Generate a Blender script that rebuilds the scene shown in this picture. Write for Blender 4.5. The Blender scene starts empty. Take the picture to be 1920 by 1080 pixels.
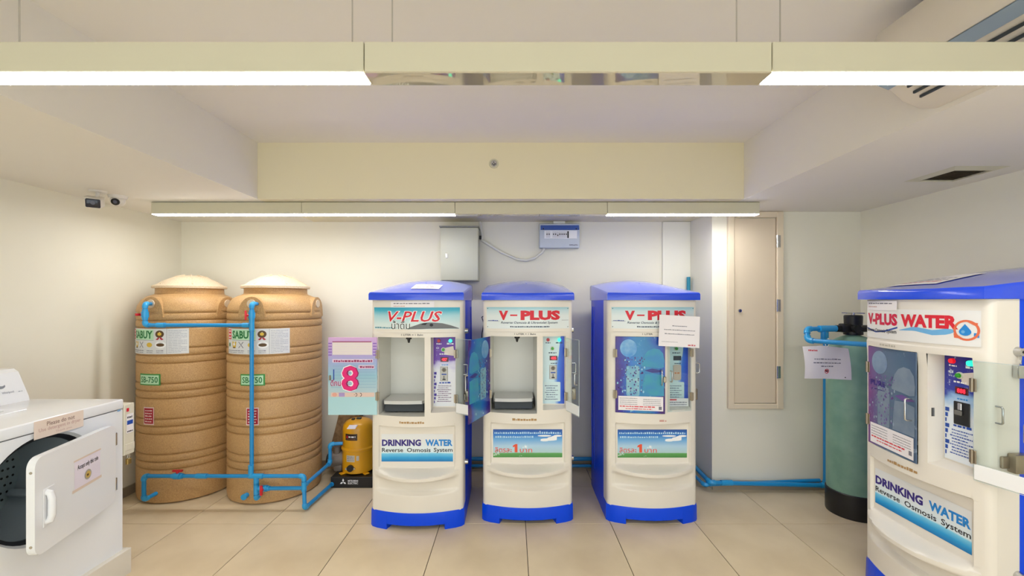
import bpy, bmesh, math, random
from mathutils import Vector, Matrix
R = math.radians
PI = math.pi
sc = bpy.context.scene
COL = sc.collection

# ------------------------------------------------------------------ camera, world, exposure
cam_d = bpy.data.cameras.new('camera'); cam = bpy.data.objects.new('camera', cam_d); COL.objects.link(cam)
cam.location = (0, 0, 1.56); cam.rotation_euler = (R(90), 0, 0)
cam_d.lens = 15.0; cam_d.sensor_width = 36.0; cam_d.shift_y = 26 / 1920; cam_d.clip_start = .02
sc.camera = cam
w = bpy.data.worlds.new('world'); sc.world = w; w.use_nodes = True
w.node_tree.nodes['Background'].inputs[0].default_value = (.97, .985, 1, 1)
w.node_tree.nodes['Background'].inputs[1].default_value = 3.1
sc.view_settings.view_transform = 'Standard'; sc.view_settings.look = 'None'
sc.view_settings.gamma = 1.0; sc.view_settings.use_curve_mapping = False
sc.view_settings.exposure = 0.05
sc.cycles.max_bounces = 8; sc.cycles.glossy_bounces = 3; sc.cycles.transmission_bounces = 4
LIGHT = 38.0          # emission of the tube diffusers
LIGHT_COL = (1.0, .99, .98)

# ------------------------------------------------------------------ materials
MATS = {}
def srgb(c):
    return tuple(((x / 255) / 12.92 if x / 255 <= .04045 else ((x / 255 + .055) / 1.055) ** 2.4) for x in c)
def mat(name, col=(200, 200, 200), rough=.5, metal=0., noise=0., nscale=20., bump=0., bscale=60., spec=.5, emit=None, estr=0., col2=None, coat=0., rnd=0.):
    if name in MATS: return MATS[name]
    m = bpy.data.materials.new(name); m.use_nodes = True; MATS[name] = m
    nt = m.node_tree; b = nt.nodes['Principled BSDF']; L = nt.links
    c = srgb(col)
    b.inputs['Base Color'].default_value = (*c, 1); b.inputs['Roughness'].default_value = rough
    b.inputs['Metallic'].default_value = metal; b.inputs['Specular IOR Level'].default_value = spec
    b.inputs['Coat Weight'].default_value = coat; b.inputs['Coat Roughness'].default_value = .12
    if emit: b.inputs['Emission Color'].default_value = (*srgb(emit), 1); b.inputs['Emission Strength'].default_value = estr
    if noise or bump:
        tc = nt.nodes.new('ShaderNodeTexCoord')
    if noise:
        n = nt.nodes.new('ShaderNodeTexNoise'); n.inputs['Scale'].default_value = nscale; n.inputs['Detail'].default_value = 5
        L.new(tc.outputs['Object'], n.inputs['Vector'])
        r = nt.nodes.new('ShaderNodeMix'); r.data_type = 'RGBA'
        c2 = srgb(col2) if col2 else tuple(x * (1 - noise) for x in c)
        r.inputs['A'].default_value = (*c, 1); r.inputs['B'].default_value = (*c2, 1)
        mr = nt.nodes.new('ShaderNodeMapRange'); mr.inputs['From Min'].default_value = .35; mr.inputs['From Max'].default_value = .65
        L.new(n.outputs['Fac'], mr.inputs['Value']); L.new(mr.outputs['Result'], r.inputs['Factor'])
        out = r.outputs['Result']
        if rnd:
            oi = nt.nodes.new('ShaderNodeObjectInfo'); hs = nt.nodes.new('ShaderNodeHueSaturation')
            m2 = nt.nodes.new('ShaderNodeMapRange'); m2.inputs['To Min'].default_value = 1 - rnd; m2.inputs['To Max'].default_value = 1 + rnd
            L.new(oi.outputs['Random'], m2.inputs['Value']); L.new(m2.outputs['Result'], hs.inputs['Value']); L.new(out, hs.inputs['Color'])
            out = hs.outputs['Color']
        L.new(out, b.inputs['Base Color'])
    if bump:
        n2 = nt.nodes.new('ShaderNodeTexNoise'); n2.inputs['Scale'].default_value = bscale; n2.inputs['Detail'].default_value = 3
        L.new(tc.outputs['Object'], n2.inputs['Vector'])
        bp = nt.nodes.new('ShaderNodeBump'); bp.inputs['Strength'].default_value = bump; bp.inputs['Distance'].default_value = .002
        L.new(n2.outputs['Fac'], bp.inputs['Height']); L.new(bp.outputs['Normal'], b.inputs['Normal'])
    return m
def ramp_mat(name, stops, axis='Z', lo=0., hi=1., wobble=0., wscale=6., rough=.3, speck=None):
    """printed picture: colour bands along a local axis, bent by noise"""
    if name in MATS: return MATS[name]
    m = bpy.data.materials.new(name); m.use_nodes = True; MATS[name] = m
    nt = m.node_tree; b = nt.nodes['Principled BSDF']; L = nt.links
    b.inputs['Roughness'].default_value = rough
    tc = nt.nodes.new('ShaderNodeTexCoord'); sp = nt.nodes.new('ShaderNodeSeparateXYZ'); L.new(tc.outputs['Object'], sp.inputs[0])
    mr = nt.nodes.new('ShaderNodeMapRange'); mr.inputs['From Min'].default_value = lo; mr.inputs['From Max'].default_value = hi
    L.new(sp.outputs[axis], mr.inputs['Value']); val = mr.outputs['Result']
    n = nt.nodes.new('ShaderNodeTexNoise'); n.inputs['Scale'].default_value = wscale; n.inputs['Detail'].default_value = 6
    L.new(tc.outputs['Object'], n.inputs['Vector'])
    if wobble:
        ma = nt.nodes.new('ShaderNodeMath'); ma.operation = 'MULTIPLY_ADD'; ma.inputs[1].default_value = wobble; ma.inputs[2].default_value = -wobble * .5
        L.new(n.outputs['Fac'], ma.inputs[0]); ad = nt.nodes.new('ShaderNodeMath'); ad.operation = 'ADD'
        L.new(val, ad.inputs[0]); L.new(ma.outputs[0], ad.inputs[1]); val = ad.outputs[0]
    cr = nt.nodes.new('ShaderNodeValToRGB'); e = cr.color_ramp.elements
    e[0].position = stops[0][0]; e[0].color = (*srgb(stops[0][1]), 1); e[1].position = stops[-1][0]; e[1].color = (*srgb(stops[-1][1]), 1)
    for p, c in stops[1:-1]:
        x = e.new(p); x.color = (*srgb(c), 1)
    L.new(val, cr.inputs[0]); out = cr.outputs[0]
    if speck:
        c2, thr, ss = speck
        n3 = nt.nodes.new('ShaderNodeTexNoise'); n3.inputs['Scale'].default_value = ss; n3.inputs['Detail'].default_value = 8; n3.inputs['Roughness'].default_value = .7
        L.new(tc.outputs['Object'], n3.inputs['Vector'])
        m3 = nt.nodes.new('ShaderNodeMapRange'); m3.inputs['From Min'].default_value = thr; m3.inputs['From Max'].default_value = thr + .06
        L.new(n3.outputs['Fac'], m3.inputs['Value'])
        mx = nt.nodes.new('ShaderNodeMix'); mx.data_type = 'RGBA'; mx.inputs['B'].default_value = (*srgb(c2), 1)
        L.new(m3.outputs['Result'], mx.inputs['Factor']); L.new(out, mx.inputs['A']); out = mx.outputs['Result']
    L.new(out, b.inputs['Base Color'])
    return m
def clear_mat(name, tint=(247, 251, 251), gloss=.045, film=None, filmw=0.):
    """clear acrylic sheet, optionally with a printed film"""
    m = bpy.data.materials.new(name); m.use_nodes = True; nt = m.node_tree; L = nt.links
    for x in list(nt.nodes): nt.nodes.remove(x)
    o = nt.nodes.new('ShaderNodeOutputMaterial'); t = nt.nodes.new('ShaderNodeBsdfTransparent'); t.inputs[0].default_value = (*srgb(tint), 1)
    g = nt.nodes.new('ShaderNodeBsdfGlossy'); g.inputs['Roughness'].default_value = .04
    mx = nt.nodes.new('ShaderNodeMixShader'); mx.inputs[0].default_value = gloss
    L.new(t.outputs[0], mx.inputs[1]); L.new(g.outputs[0], mx.inputs[2]); last = mx
    L.new(last.outputs[0], o.inputs[0]); MATS[name] = m
    return m

WALL = mat('wall_paint', (237, 233, 217), .62, noise=.03, nscale=1.5, bump=.05, bscale=90)
CEIL = mat('ceiling_paint', (235, 230, 220), .7, noise=.02, nscale=1.2)
TILE = mat('beige_tile', (230, 212, 180), .34, noise=.12, nscale=2.6, col2=(217, 198, 165), rnd=.025, bump=.02, bscale=40)
GROUT = mat('grout', (74, 60, 46), .9)
SKIRT = mat('skirting_tile', (160, 148, 130), .5, noise=.06, nscale=6)
WHITEPL = mat('white_plastic', (232, 226, 216), .34, noise=.02, nscale=4, coat=.15)
BLUEPL = mat('blue_plastic', (0, 72, 232), .36, coat=.1, spec=.25)
BLUELID = mat('glossy_blue_lid', (0, 72, 232), .3, coat=1., spec=.4)
INNER = mat('white_liner', (222, 222, 216), .4)
TRAYG = mat('grey_tray', (205, 206, 205), .35)
DARKG = mat('dark_gap', (60, 66, 72), .6)
TANKM = mat('sand_plastic', (203, 164, 112), .48, noise=.16, nscale=160, col2=(178, 138, 90), bump=.12, bscale=220)
TANKTOP = mat('pale_lid_plastic', (232, 214, 188), .5, noise=.1, nscale=150, col2=(216, 192, 158))
PIPE = mat('blue_pvc', (22, 142, 208), .3, coat=.2)
PIPE2 = mat('blue_pvc_fitting', (38, 158, 220), .32, coat=.2)
REDP = mat('red_plastic', (205, 28, 44), .35)
METAL = mat('chrome', (200, 200, 200), .22, metal=1.)
BRONZE = mat('brushed_latch_metal', (158, 146, 128), .35, metal=.9)
BLACK = mat('black_plastic', (20, 20, 22), .4)
ENAMEL = mat('white_enamel', (236, 238, 242), .22, coat=.3)
FIXT = mat('fixture_paint', (206, 201, 178), .5)
PAPER = mat('paper', (240, 236, 240), .7)
INKG = mat('grey_ink', (120, 120, 135), .7)
INKB = mat('black_ink', (30, 30, 40), .6)
INKR = mat('red_ink', (214, 30, 52), .5)
INKBL = mat('blue_ink', (30, 74, 170), .5)
WHITEP = mat('white_print', (245, 246, 248), .5)
NAVY = mat('navy_ink', (52, 36, 128), .5)
WBLUE = mat('water_blue_ink', (30, 134, 214), .5)
GREEN = mat('green_ink', (24, 120, 60), .5)
EMIT = mat('tube_diffuser', (255, 255, 255), .5); _b = EMIT.node_tree.nodes['Principled BSDF']
_b.inputs['Emission Color'].default_value = (*LIGHT_COL, 1); _b.inputs['Emission Strength'].default_value = LIGHT
GLOSSB = mat('gloss_blank_cover', (205, 196, 176), .025, metal=.55)
ACRYL = clear_mat('clear_acrylic')

# ------------------------------------------------------------------ mesh builder
class MB:
    def __init__(s): s.v = []; s.f = []; s.m = []; s.mats = []
    def mi(s, m):
        if m not in s.mats: s.mats.append(m)
        return s.mats.index(m)
    def add(s, vs, fs, m):
        o = len(s.v); s.v += [tuple(p) for p in vs]; k = s.mi(m)
        for f in fs: s.f.append([i + o for i in f]); s.m.append(k)
        return s
    def box(s, x0, x1, y0, y1, z0, z1, m, b=0., seg=2, M=None):
        bm = bmesh.new(); bmesh.ops.create_cube(bm, size=1)
        for v in bm.verts: v.co = ((x0 + x1) / 2 + v.co.x * (x1 - x0), (y0 + y1) / 2 + v.co.y * (y1 - y0), (z0 + z1) / 2 + v.co.z * (z1 - z0))
        if b: bmesh.ops.bevel(bm, geom=bm.edges[:], offset=b, segments=seg, affect='EDGES', profile=.5)
        return s.bm(bm, m, M)
    def bm(s, bm, m, M=None):
        bm.verts.index_update()
        vs = [(M @ v.co if M else v.co.copy()) for v in bm.verts]; fs = [[v.index for v in f.verts] for f in bm.faces]
        bm.free(); return s.add(vs, fs, m)
    def cyl(s, p0, p1, r, m, r1=None, n=16, caps=True):
        p0 = Vector(p0); p1 = Vector(p1); d = (p1 - p0).normalized()
        a = Vector((0, 0, 1)) if abs(d.z) < .9 else Vector((1, 0, 0)); u = d.cross(a).normalized(); q = d.cross(u)
        r1 = r if r1 is None else r1
        vs = [p0 + (u * math.cos(2 * PI * i / n) + q * math.sin(2 * PI * i / n)) * r for i in range(n)] + [p1 + (u * math.cos(2 * PI * i / n) + q * math.sin(2 * PI * i / n)) * r1 for i in range(n)]
        fs = [[(i + 1) % n, i, n + i, n + (i + 1) % n] for i in range(n)]
        if caps: fs += [list(range(n)), list(range(2 * n - 1, n - 1, -1))]
        return s.add(vs, fs, m)
    def tube(s, pts, r, m, n=10):
        P = [Vector(p) for p in pts]; vs = []; fs = []; prev = None
        for i, p in enumerate(P):
            d = ((P[min(i + 1, len(P) - 1)] - p).normalized() + (p - P[max(i - 1, 0)]).normalized()).normalized()
            if prev is None:
                a = Vector((0, 0, 1)) if abs(d.z) < .9 else Vector((1, 0, 0)); u = d.cross(a).normalized()
            else:
                u = (prev - d * prev.dot(d)).normalized()
            prev = u; q = d.cross(u)
            vs += [p + (u * math.cos(2 * PI * k / n) + q * math.sin(2 * PI * k / n)) * r for k in range(n)]
        for i in range(len(P) - 1):
            for k in range(n): fs.append([i * n + (k + 1) % n, i * n + k, (i + 1) * n + k, (i + 1) * n + (k + 1) % n])
        fs += [list(range(n)), list(range(len(vs) - 1, len(vs) - n - 1, -1))]
        return s.add(vs, fs, m)
    def lathe(s, prof, m, c=(0, 0, 0), n=48, cap0=False, cap1=False):
        vs = []; fs = []
        for r, z in prof: vs += [(c[0] + r * math.cos(2 * PI * k / n), c[1] + r * math.sin(2 * PI * k / n), c[2] + z) for k in range(n)]
        for i in range(len(prof) - 1):
            for k in range(n): fs.append([i * n + k, i * n + (k + 1) % n, (i + 1) * n + (k + 1) % n, (i + 1) * n + k])
        if cap0: fs.append(list(range(n - 1, -1, -1)))
        if cap1: fs.append([(len(prof) - 1) * n + k for k in range(n)])
        return s.add(vs, fs, m)
    def prism(s, poly, fn, d0, d1, m):
        """poly: 2d points; fn(a, b, d) -> point; solid between d0 and d1"""
        n = len(poly); vs = [fn(a, b, d0) for a, b in poly] + [fn(a, b, d1) for a, b in poly]
        fs = [list(range(n)), list(range(2 * n - 1, n - 1, -1))] + [[(i + 1) % n, i, n + i, n + (i + 1) % n] for i in range(n)]
        return s.add(vs, fs, m)
    def grid(s, fn, us, vs_, m, skip=None):
        nu = len(us); vs = [fn(u, v) for v in vs_ for u in us]; fs = []
        for j in range(len(vs_) - 1):
            for i in range(nu - 1):
                if skip and skip((us[i] + us[i + 1]) / 2, (vs_[j] + vs_[j + 1]) / 2): continue
                fs.append([j * nu + i, j * nu + i + 1, (j + 1) * nu + i + 1, (j + 1) * nu + i])
        return s.add(vs, fs, m)
    def rect(s, mp, u0, u1, v0, v1, m, off=0., nu=1):
        us = [u0 + (u1 - u0) * i / nu for i in range(nu + 1)]
        return s.grid(lambda u, v: mp(u, v, off), us, [v0, v1], m)
    def disc(s, mp, u, v, ru, rv, m, off=0., n=20, hole=None):
        if hole:
            vs = [mp(u + ru * k * math.cos(2 * PI * i / n), v + rv * k * math.sin(2 * PI * i / n), off) for k in (hole, 1) for i in range(n)]
            return s.add(vs, [[i, n + i, n + (i + 1) % n, (i + 1) % n] for i in range(n)], m)
        return s.add([mp(u + ru * math.cos(2 * PI * i / n), v + rv * math.sin(2 * PI * i / n), off) for i in range(n)], [list(range(n))], m)
    def poly(s, mp, pts, m, off=0.): return s.add([mp(u, v, off) for u, v in pts], [list(range(len(pts)))], m)
    def band(s, mp, pts, m, off=0., n=14):
        """strip that follows a curved sheet: pts = (u, low, high)"""
        us = frange(pts[0][0], pts[-1][0], n)
        def at(u, k):
            for a, b in zip(pts, pts[1:]):
                if u <= b[0] + 1e-9: q = (u - a[0]) / (b[0] - a[0]); return a[k] * (1 - q) + b[k] * q
            return pts[-1][k]
        return s.add([mp(u, at(u, 1), off) for u in us] + [mp(u, at(u, 2), off) for u in us], [[i, i + 1, n + 2 + i, n + 1 + i] for i in range(n)], m)
    def text(s, mp, t, u0, v0, w, h, m, off=0., bold=0., shear=0.):
        vs, fs = text2d(t, bold, shear)
        return s.add([mp(u0 + a * w, v0 + b * h, off) for a, b in vs], fs, m)
    def scrib(s, mp, u0, u1, v, h, m, seed=1, off=0., gap=.25, piece=None):
        """a printed line too small to read: short strokes of uneven length"""
        rg = random.Random(seed); u = u0; p = piece or h * 1.6
        while u < u1 - h * .3:
            e = min(u1, u + p * rg.uniform(.5, 1.5)); a = rg.uniform(.65, 1.)
            s.add([mp(u, v, off), mp(e, v, off), mp(e, v + h * a, off), mp(u, v + h * a, off)], [[0, 1, 2, 3]], m); u = e + p * gap
        return s
    def mesh(s, name, smooth=35):
        me = bpy.data.meshes.new(name); me.from_pydata(s.v, [], s.f)
        for m in s.mats: me.materials.append(m)
        me.polygons.foreach_set('material_index', s.m)
        if smooth:
            me.polygons.foreach_set('use_smooth', [True] * len(s.f)); me.set_sharp_from_angle(angle=R(smooth))
        me.update(); return me
    def build(s, name, parent=None, smooth=35, loc=None, rot=None):
        return link(name, s.mesh(name, smooth), parent, loc, rot)
def link(name, me, parent=None, loc=None, rot=None):
    o = bpy.data.objects.new(name, me); COL.objects.link(o)
    if parent: o.parent = parent
    if loc: o.location = loc
    if rot: o.rotation_euler = rot
    return o
def thing(name, label, cat, loc=(0, 0, 0), rz=0., group=None):
    o = bpy.data.objects.new(name, None); COL.objects.link(o); o.empty_display_size = .1
    o.location = loc; o.rotation_euler = (0, 0, rz); return tag(o, label, cat, group)
def tag(o, label, cat, group=None):
    o['label'] = label; o['category'] = cat
    if group: o['group'] = group
    return o
def struct(o, label=None, cat=None):
    o['kind'] = 'structure'
    if label: o['label'] = label
    if cat: o['category'] = cat
    return o
_T = {}
def text2d(t, bold=0., shear=0.):
    k = (t, bold, shear)
    if k in _T: return _T[k]
    c = bpy.data.curves.new('lettering_tmp', 'FONT'); c.body = t; c.resolution_u = 2; c.offset = bold; c.shear = shear
    o = bpy.data.objects.new('lettering_tmp', c); COL.objects.link(o)
    dg = bpy.context.evaluated_depsgraph_get(); me = bpy.data.meshes.new_from_object(o.evaluated_get(dg))
    vs = [(v.co.x, v.co.y) for v in me.vertices]; fs = [list(p.vertices) for p in me.polygons]
    fl = [p.normal.z < 0 for p in me.polygons]; fs = [f[::-1] if q else f for f, q in zip(fs, fl)]
    bpy.data.objects.remove(o); bpy.data.curves.remove(c); bpy.data.meshes.remove(me)
    x0 = min(v[0] for v in vs); x1 = max(v[0] for v in vs); y0 = min(v[1] for v in vs); y1 = max(v[1] for v in vs)
    _T[k] = ([((x - x0) / (x1 - x0), (y - y0) / (y1 - y0)) for x, y in vs], fs)
    return _T[k]
def frange(a, b, n): return [a + (b - a) * i / n for i in range(n + 1)]
def rrect(x0, x1, y0, y1, r, n=5):
    out = []
    for cx, cy, a in ((x1 - r, y0 + r, -90), (x1 - r, y1 - r, 0), (x0 + r, y1 - r, 90), (x0 + r, y0 + r, 180)):
        out += [(cx + r * math.cos(R(a + 90 * i / n)), cy + r * math.sin(R(a + 90 * i / n))) for i in range(n + 1)]
    return out

# ------------------------------------------------------------------ room shell
XL, XR, XC, YB, YC, YF, ZS, ZT = -3.10, 2.90, 1.664, 4.0, 3.55, -2.2, 2.31, 2.72
SXL, SXR, SYB = -1.854, 1.69, 3.109
fl = struct(MB().box(XL - .1, XR + .1, YF - .1, YB + .1, -.1, -.004, GROUT).build('floor', smooth=0))
xs = [XL] + [.095 + .6 * k for k in range(-5, 5) if XL + .05 < .095 + .6 * k < XR] + [XR]
ys = [YF] + [3.0 + .6 * k for k in range(-9, 3) if YF + .02 < 3.0 + .6 * k < YB - .02] + [YB]
full = None
for i in range(len(xs) - 1):
    for j in range(len(ys) - 1):
        a, b, c, d = xs[i], xs[i + 1], ys[j], ys[j + 1]
        if a >= XC - .02 and c >= YC: continue
        if d > YC and b > XC and c < YC: pass
        g = .0021
        if abs(b - a - .6) < 1e-6 and abs(d - c - .6) < 1e-6:
            if full is None: full = MB().box(-.3 + g, .3 - g, -.3 + g, .3 - g, -.012, 0, TILE, .0012, 1).mesh('tile', 0)
            link('tile', full, fl, ((a + b) / 2, (c + d) / 2, 0))
        else:
            MB().box(-(b - a) / 2 + g, (b - a) / 2 - g, -(d - c) / 2 + g, (d - c) / 2 - g, -.012, 0, TILE, .0012, 1).build('tile', fl, 0, ((a + b) / 2, (c + d) / 2, 0))
struct(MB().box(XL - .12, XL, YF - .1, YB + .1, -.05, ZT + .1, WALL).build('wall_left', smooth=0))
struct(MB().box(XR, XR + .12, YF - .1, YB + .1, -.05, ZT + .1, WALL).build('wall_right', smooth=0))
struct(MB().box(XL, XC, YB, YB + .12, -.05, ZT + .1, WALL).build('wall_back', smooth=0))
struct(MB().box(XC, XR, YC, YB + .12, -.05, ZS, WALL).build('wall_alcove', smooth=0))
m = MB(); m.box(XL, -2.5, YF - .12, YF, -.05, ZT + .1, WALL); m.box(2.3, XR, YF - .12, YF, -.05, ZT + .1, WALL); m.box(-2.5, 2.3, YF - .12, YF, 2.2, ZT + .1, WALL); struct(m.build('wall_front', smooth=0))  # wide opening in this unseen wall is added to admit fill daylight
ALU = mat('aluminium', (180, 182, 184), .35, metal=.8)
wd = struct(MB().box(-2.5, 2.3, YF - .09, YF - .03, 2.14, 2.199, ALU).build('fill_window_1', smooth=0))  # glazing added behind the camera, lets world light in as fill
for i in range(5): MB().box(-2.5 + i * 1.185, -2.44 + i * 1.185, YF - .09, YF - .03, 0, 2.139, ALU).build('mullion', wd, 0)
for i in range(4): MB().box(-2.439 + i * 1.185, -1.316 + i * 1.185, YF - .063, YF - .057, .002, 2.139, ACRYL).build('pane', wd, 0)
ce = struct(MB().box(XL, XR, YF, YB, ZT, ZT + .1, CEIL).build('ceiling', smooth=0))
MB().box(XL, SXL, YF, YB, ZS, ZT, CEIL).build('soffit', ce, 0)
MB().box(SXR, XR, YF, YB, ZS, ZT, CEIL).build('soffit', ce, 0)
MB().box(SXL, SXR, SYB, YB, ZS, ZT, mat('cream_soffit_paint', (230, 221, 192), .65)).build('soffit', ce, 0)
struct(MB().box(XL, XC, YB - .012, YB, 0, .075, SKIRT).build('baseboard_back', smooth=0))
struct(MB().box(XL, XL + .012, YF, YB - .012, 0, .075, SKIRT).build('baseboard_left', smooth=0))
struct(MB().box(XC, XR, YC - .012, YC, 0, .075, SKIRT).build('baseboard_alcove', smooth=0))
struct(MB().box(XR - .012, XR, YF, YC - .012, 0, .075, SKIRT).build('baseboard_right', smooth=0))
PANEL = mat('panel_paint', (236, 234, 222), .6)
struct(MB().box(1.405, XC, YB - .025, YB, .076, ZS - .002, PANEL, .003, 1).build('trim_1', smooth=0))
# access door in the alcove wall
DOORP = mat('door_paint', (222, 206, 182), .5, noise=.03, nscale=3)
FRAMEP = mat('door_frame_paint', (226, 211, 186), .45)
d = struct(MB().box(1.842, 2.185, YC - .014, YC - .001, .722, 2.252, DOORP, .002, 1).build('door_1'))
f = MB(); yf_ = YC - .03
f.box(1.786, 1.836, yf_, YC, .675, ZS - .003, FRAMEP, .004, 1); f.box(2.19, 2.243, yf_, YC, .675, ZS - .003, FRAMEP, .004, 1)
f.box(1.836, 2.19, yf_, YC, .675, .716, FRAMEP, .004, 1); f.box(1.836, 2.19, yf_, YC, 2.258, ZS - .003, FRAMEP, .004, 1)
f.build('door_frame', d)
for z in (.98, 1.53, 2.06):
    h = MB(); h.cyl((2.188, yf_ - .006, z - .05), (2.188, yf_ - .006, z + .05), .006, METAL, n=10); h.box(2.18, 2.215, yf_ - .004, yf_, z - .05, z + .05, METAL, .001, 1)
    h.build('hinge', d)
k = MB(); k.cyl((1.884, YC - .03, 1.487), (1.884, YC - .013, 1.487), .013, METAL, n=14); k.box(1.880, 1.888, YC - .0315, YC - .03, 1.478, 1.496, BLACK); k.build('keyhole', d)

# ------------------------------------------------------------------ linear lights
def light_row(name, label, y0, segs, wires=(), ztop=None, hang=ZT):
    t = thing(name, label, 'light', (0, y0, 2.215), group='linear ceiling lights')
    for a, b, lit in segs:
        m = MB(); m.box(a + .0015, b - .0015, 0, .07, .004, .09, FIXT, .0015, 1); h = m.build('housing', t)
        if lit: MB().box(a + .004, b - .004, .003, .067, 0, .0045, EMIT).build('diffuser', h, 0)
        else: MB().box(a + .002, b - .002, .001, .069, 0, .0045, GLOSSB).build('blank_cover', h, 0)
    for x in wires:
        m = MB(); m.cyl((x, .035, .09), (x, .035, hang - 2.2155), .0022, METAL, n=8); m.cyl((x, .035, .088), (x, .035, .1), .008, METAL, .004, n=10)
        m.build('suspension_wire', t)
    return t
light_row('linear_light', 'long white linear light hung on wires with unlit middle section', 1.221, [(-1.574, -.424, 1), (-.424, .745, 0), (.745, 1.895, 1)], (-1.45, -.47, -.3525, .661, .789))
light_row('linear_light', 'long white linear fill light added out of view near the front wall glazing', -.75, [(-1.574, -.424, 1), (-.424, .745, 1), (.745, 1.895, 1)], (-1.45, -.47, -.3525, .661, .789))  # extra row behind the camera, added for fill light
r2 = light_row('linear_light', 'long white linear light mounted under the soffit above the machines', 3.19, [(-2.70, -1.575, 1), (-1.575, -.427, 1), (-.427, .714, 0), (.714, 1.854, 1)])
for x in (-2.2, -1.0, .1, 1.3):
    MB().box(x - .05, x + .05, .02, .05, .09, ZS - 2.2155, BLACK).build('mounting_clip', r2, 0)

# ------------------------------------------------------------------ wall air conditioner on the recess side
ACW = mat('ac_plastic', (226, 218, 204), .4); ACB = mat('ac_flap', (150, 168, 186), .35)
t = thing('air_conditioner', 'beige wall mounted air conditioner high up in the ceiling recess', 'air conditioner', (SXR - .001, 1.17, 2.33))
sec = [(0, 0), (-.06, .0), (-.13, .03), (-.188, .082), (-.238, .10), (-.25, .12), (-.255, .2), (-.25, .27), (-.235, .295), (0, .30)]
m = MB(); ends = [(-.55, .86), (-.54, .96), (-.52, 1.), (.52, 1.), (.54, .96), (.55, .86)]
vs = []; n = len(sec)
for yy, s_ in ends: vs += [(a * (s_ if a < 0 else 1), yy, .15 + (b - .15) * s_) for a, b in sec]
fs = [[j * n + i, j * n + (i + 1) % n, (j + 1) * n + (i + 1) % n, (j + 1) * n + i] for j in range(len(ends) - 1) for i in range(n)]
fs += [list(range(n - 1, -1, -1)), [(len(ends) - 1) * n + i for i in range(n)]]
m.add(vs, fs, ACW); m.build('body', t, 30)
MB().add([(-.236, -.5, .0985), (-.236, .53, .0985), (-.19, .53, .0795), (-.19, -.5, .0795)], [[3, 2, 1, 0]], ACB).add([(-.24, -.5, .094), (-.24, .53, .094), (-.19, .53, .0735), (-.19, -.5, .0735)], [[3, 2, 1, 0]], ACB).build('air_flap', t, 0)
for q, (a, b) in enumerate(((-.168, .058), (-.145, .036), (-.12, .02))):
    MB().box(a - .004, a + .004, -.46, .47, b - .006, b + .004, DARKG, .001, 1).build('outlet_slot', t, 0)

# ------------------------------------------------------------------ ceiling vent, sprinkler, cameras
t = thing('ceiling_vent', 'small square air vent set into the soffit near the wall', 'vent', (2.6, 2.51, ZS))
m = MB()
for a in range(4):
    Mx = Matrix.Rotation(a * PI / 2, 4, 'Z')
    m.add([Mx @ Vector(p) for p in ((-.155, -.155, 0), (.155, -.155, 0), (.11, -.11, -.012), (-.11, -.11, -.012), (.105, -.105, .004), (-.105, -.105, .004))], [[1, 0, 3, 2], [2, 3, 5, 4]], FIXT)
m.build('frame', t, 0)
BR = mat('vent_brown', (160, 144, 122), .7)
for i in range(9):
    y = -.096 + i * .024
    MB().add([(-.105, y - .009, -.010), (.105, y - .009, -.010), (.105, y + .010, -.003), (-.105, y + .010, -.003)], [[3, 2, 1, 0]], BR).build('vent_slat', t, 0)
MB().box(-.106, .106, -.106, .106, -.0015, -.0005, mat('vent_backing_brown', (112, 100, 86), .8)).build('vent_backing', t, 0)

t = thing('sprinkler_head', 'small chrome round sprinkler head on the soffit face', 'sprinkler', (-.132, SYB, 2.567))
MB().cyl((0, 0, 0), (0, -.006, 0), .036, FIXT, .032, n=28).build('rim', t)
m = MB(); m.cyl((0, -.006, 0), (0, -.012, 0), .024, METAL, .02, n=20); m.build('cup', t)
m = MB(); m.cyl((0, -.012, 0), (0, -.03, 0), .008, BLACK, n=12); m.box(-.016, .016, -.034, -.031, -.005, .005, METAL, .001, 1); m.box(-.004, .004, -.034, -.031, -.014, .014, METAL, .001, 1); m.build('deflector', t)

CAMW = mat('camera_white', (225, 220, 212), .4); LENS = mat('lens_glass', (28, 30, 48), .12)
t = thing('bullet_camera', 'white bullet security camera with dark square lens window', 'camera', (-2.80, 2.885, ZS))
MB().cyl((0, 0, -.012), (0, 0, 0), .042, CAMW, .05, n=24).build('mount_plate', t)
MB().tube([(0, 0, -.01), (.002, -.005, -.035), (.004, -.01, -.05)], .011, CAMW, 12).build('arm', t)
Mx = Matrix.Translation((0, -.02, -.078)) @ Matrix.Rotation(R(36), 4, 'Z') @ Matrix.Rotation(R(16), 4, 'X')
bod = MB().box(-.042, .042, -.07, .06, -.036, .03, CAMW, .014, 3, Mx).build('housing', t)
MB().box(-.036, .036, -.0725, -.068, -.031, .024, LENS, .006, 2, Mx).build('lens_window', bod)
MB().cyl(Mx @ Vector((0, -.072, 0)), Mx @ Vector((0, -.076, 0)), .012, mat('lens_ring', (90, 92, 110), .2), n=16).build('lens', bod)
MB().box(-.045, .045, -.085, .05, .03, .034, CAMW, .003, 1, Mx).build('sun_shield', bod)
t = thing('dome_camera', 'white turret security camera with round dark lens', 'camera', (-2.79, 3.02, ZS))
MB().cyl((0, 0, -.02), (0, 0, 0), .05, CAMW, .056, n=28).build('mount_plate', t)
m = MB(); m.lathe([(.001, -.042)] + [(.042 * math.sin(a), -.042 * math.cos(a)) for a in frange(.1, PI * .8, 12)], CAMW, (0, 0, -.035), 24); b_ = m.build('ball', t, 60)
dv = Vector((.35, -.86, -.36)).normalized(); c0 = Vector((0, 0, -.035))
MB().cyl(c0 + dv * .034, c0 + dv * .043, .024, BLACK, n=20).cyl(c0 + dv * .043, c0 + dv * .045, .012, mat('lens_ring', (90, 92, 110), .2), n=14).build('lens', b_)

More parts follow.
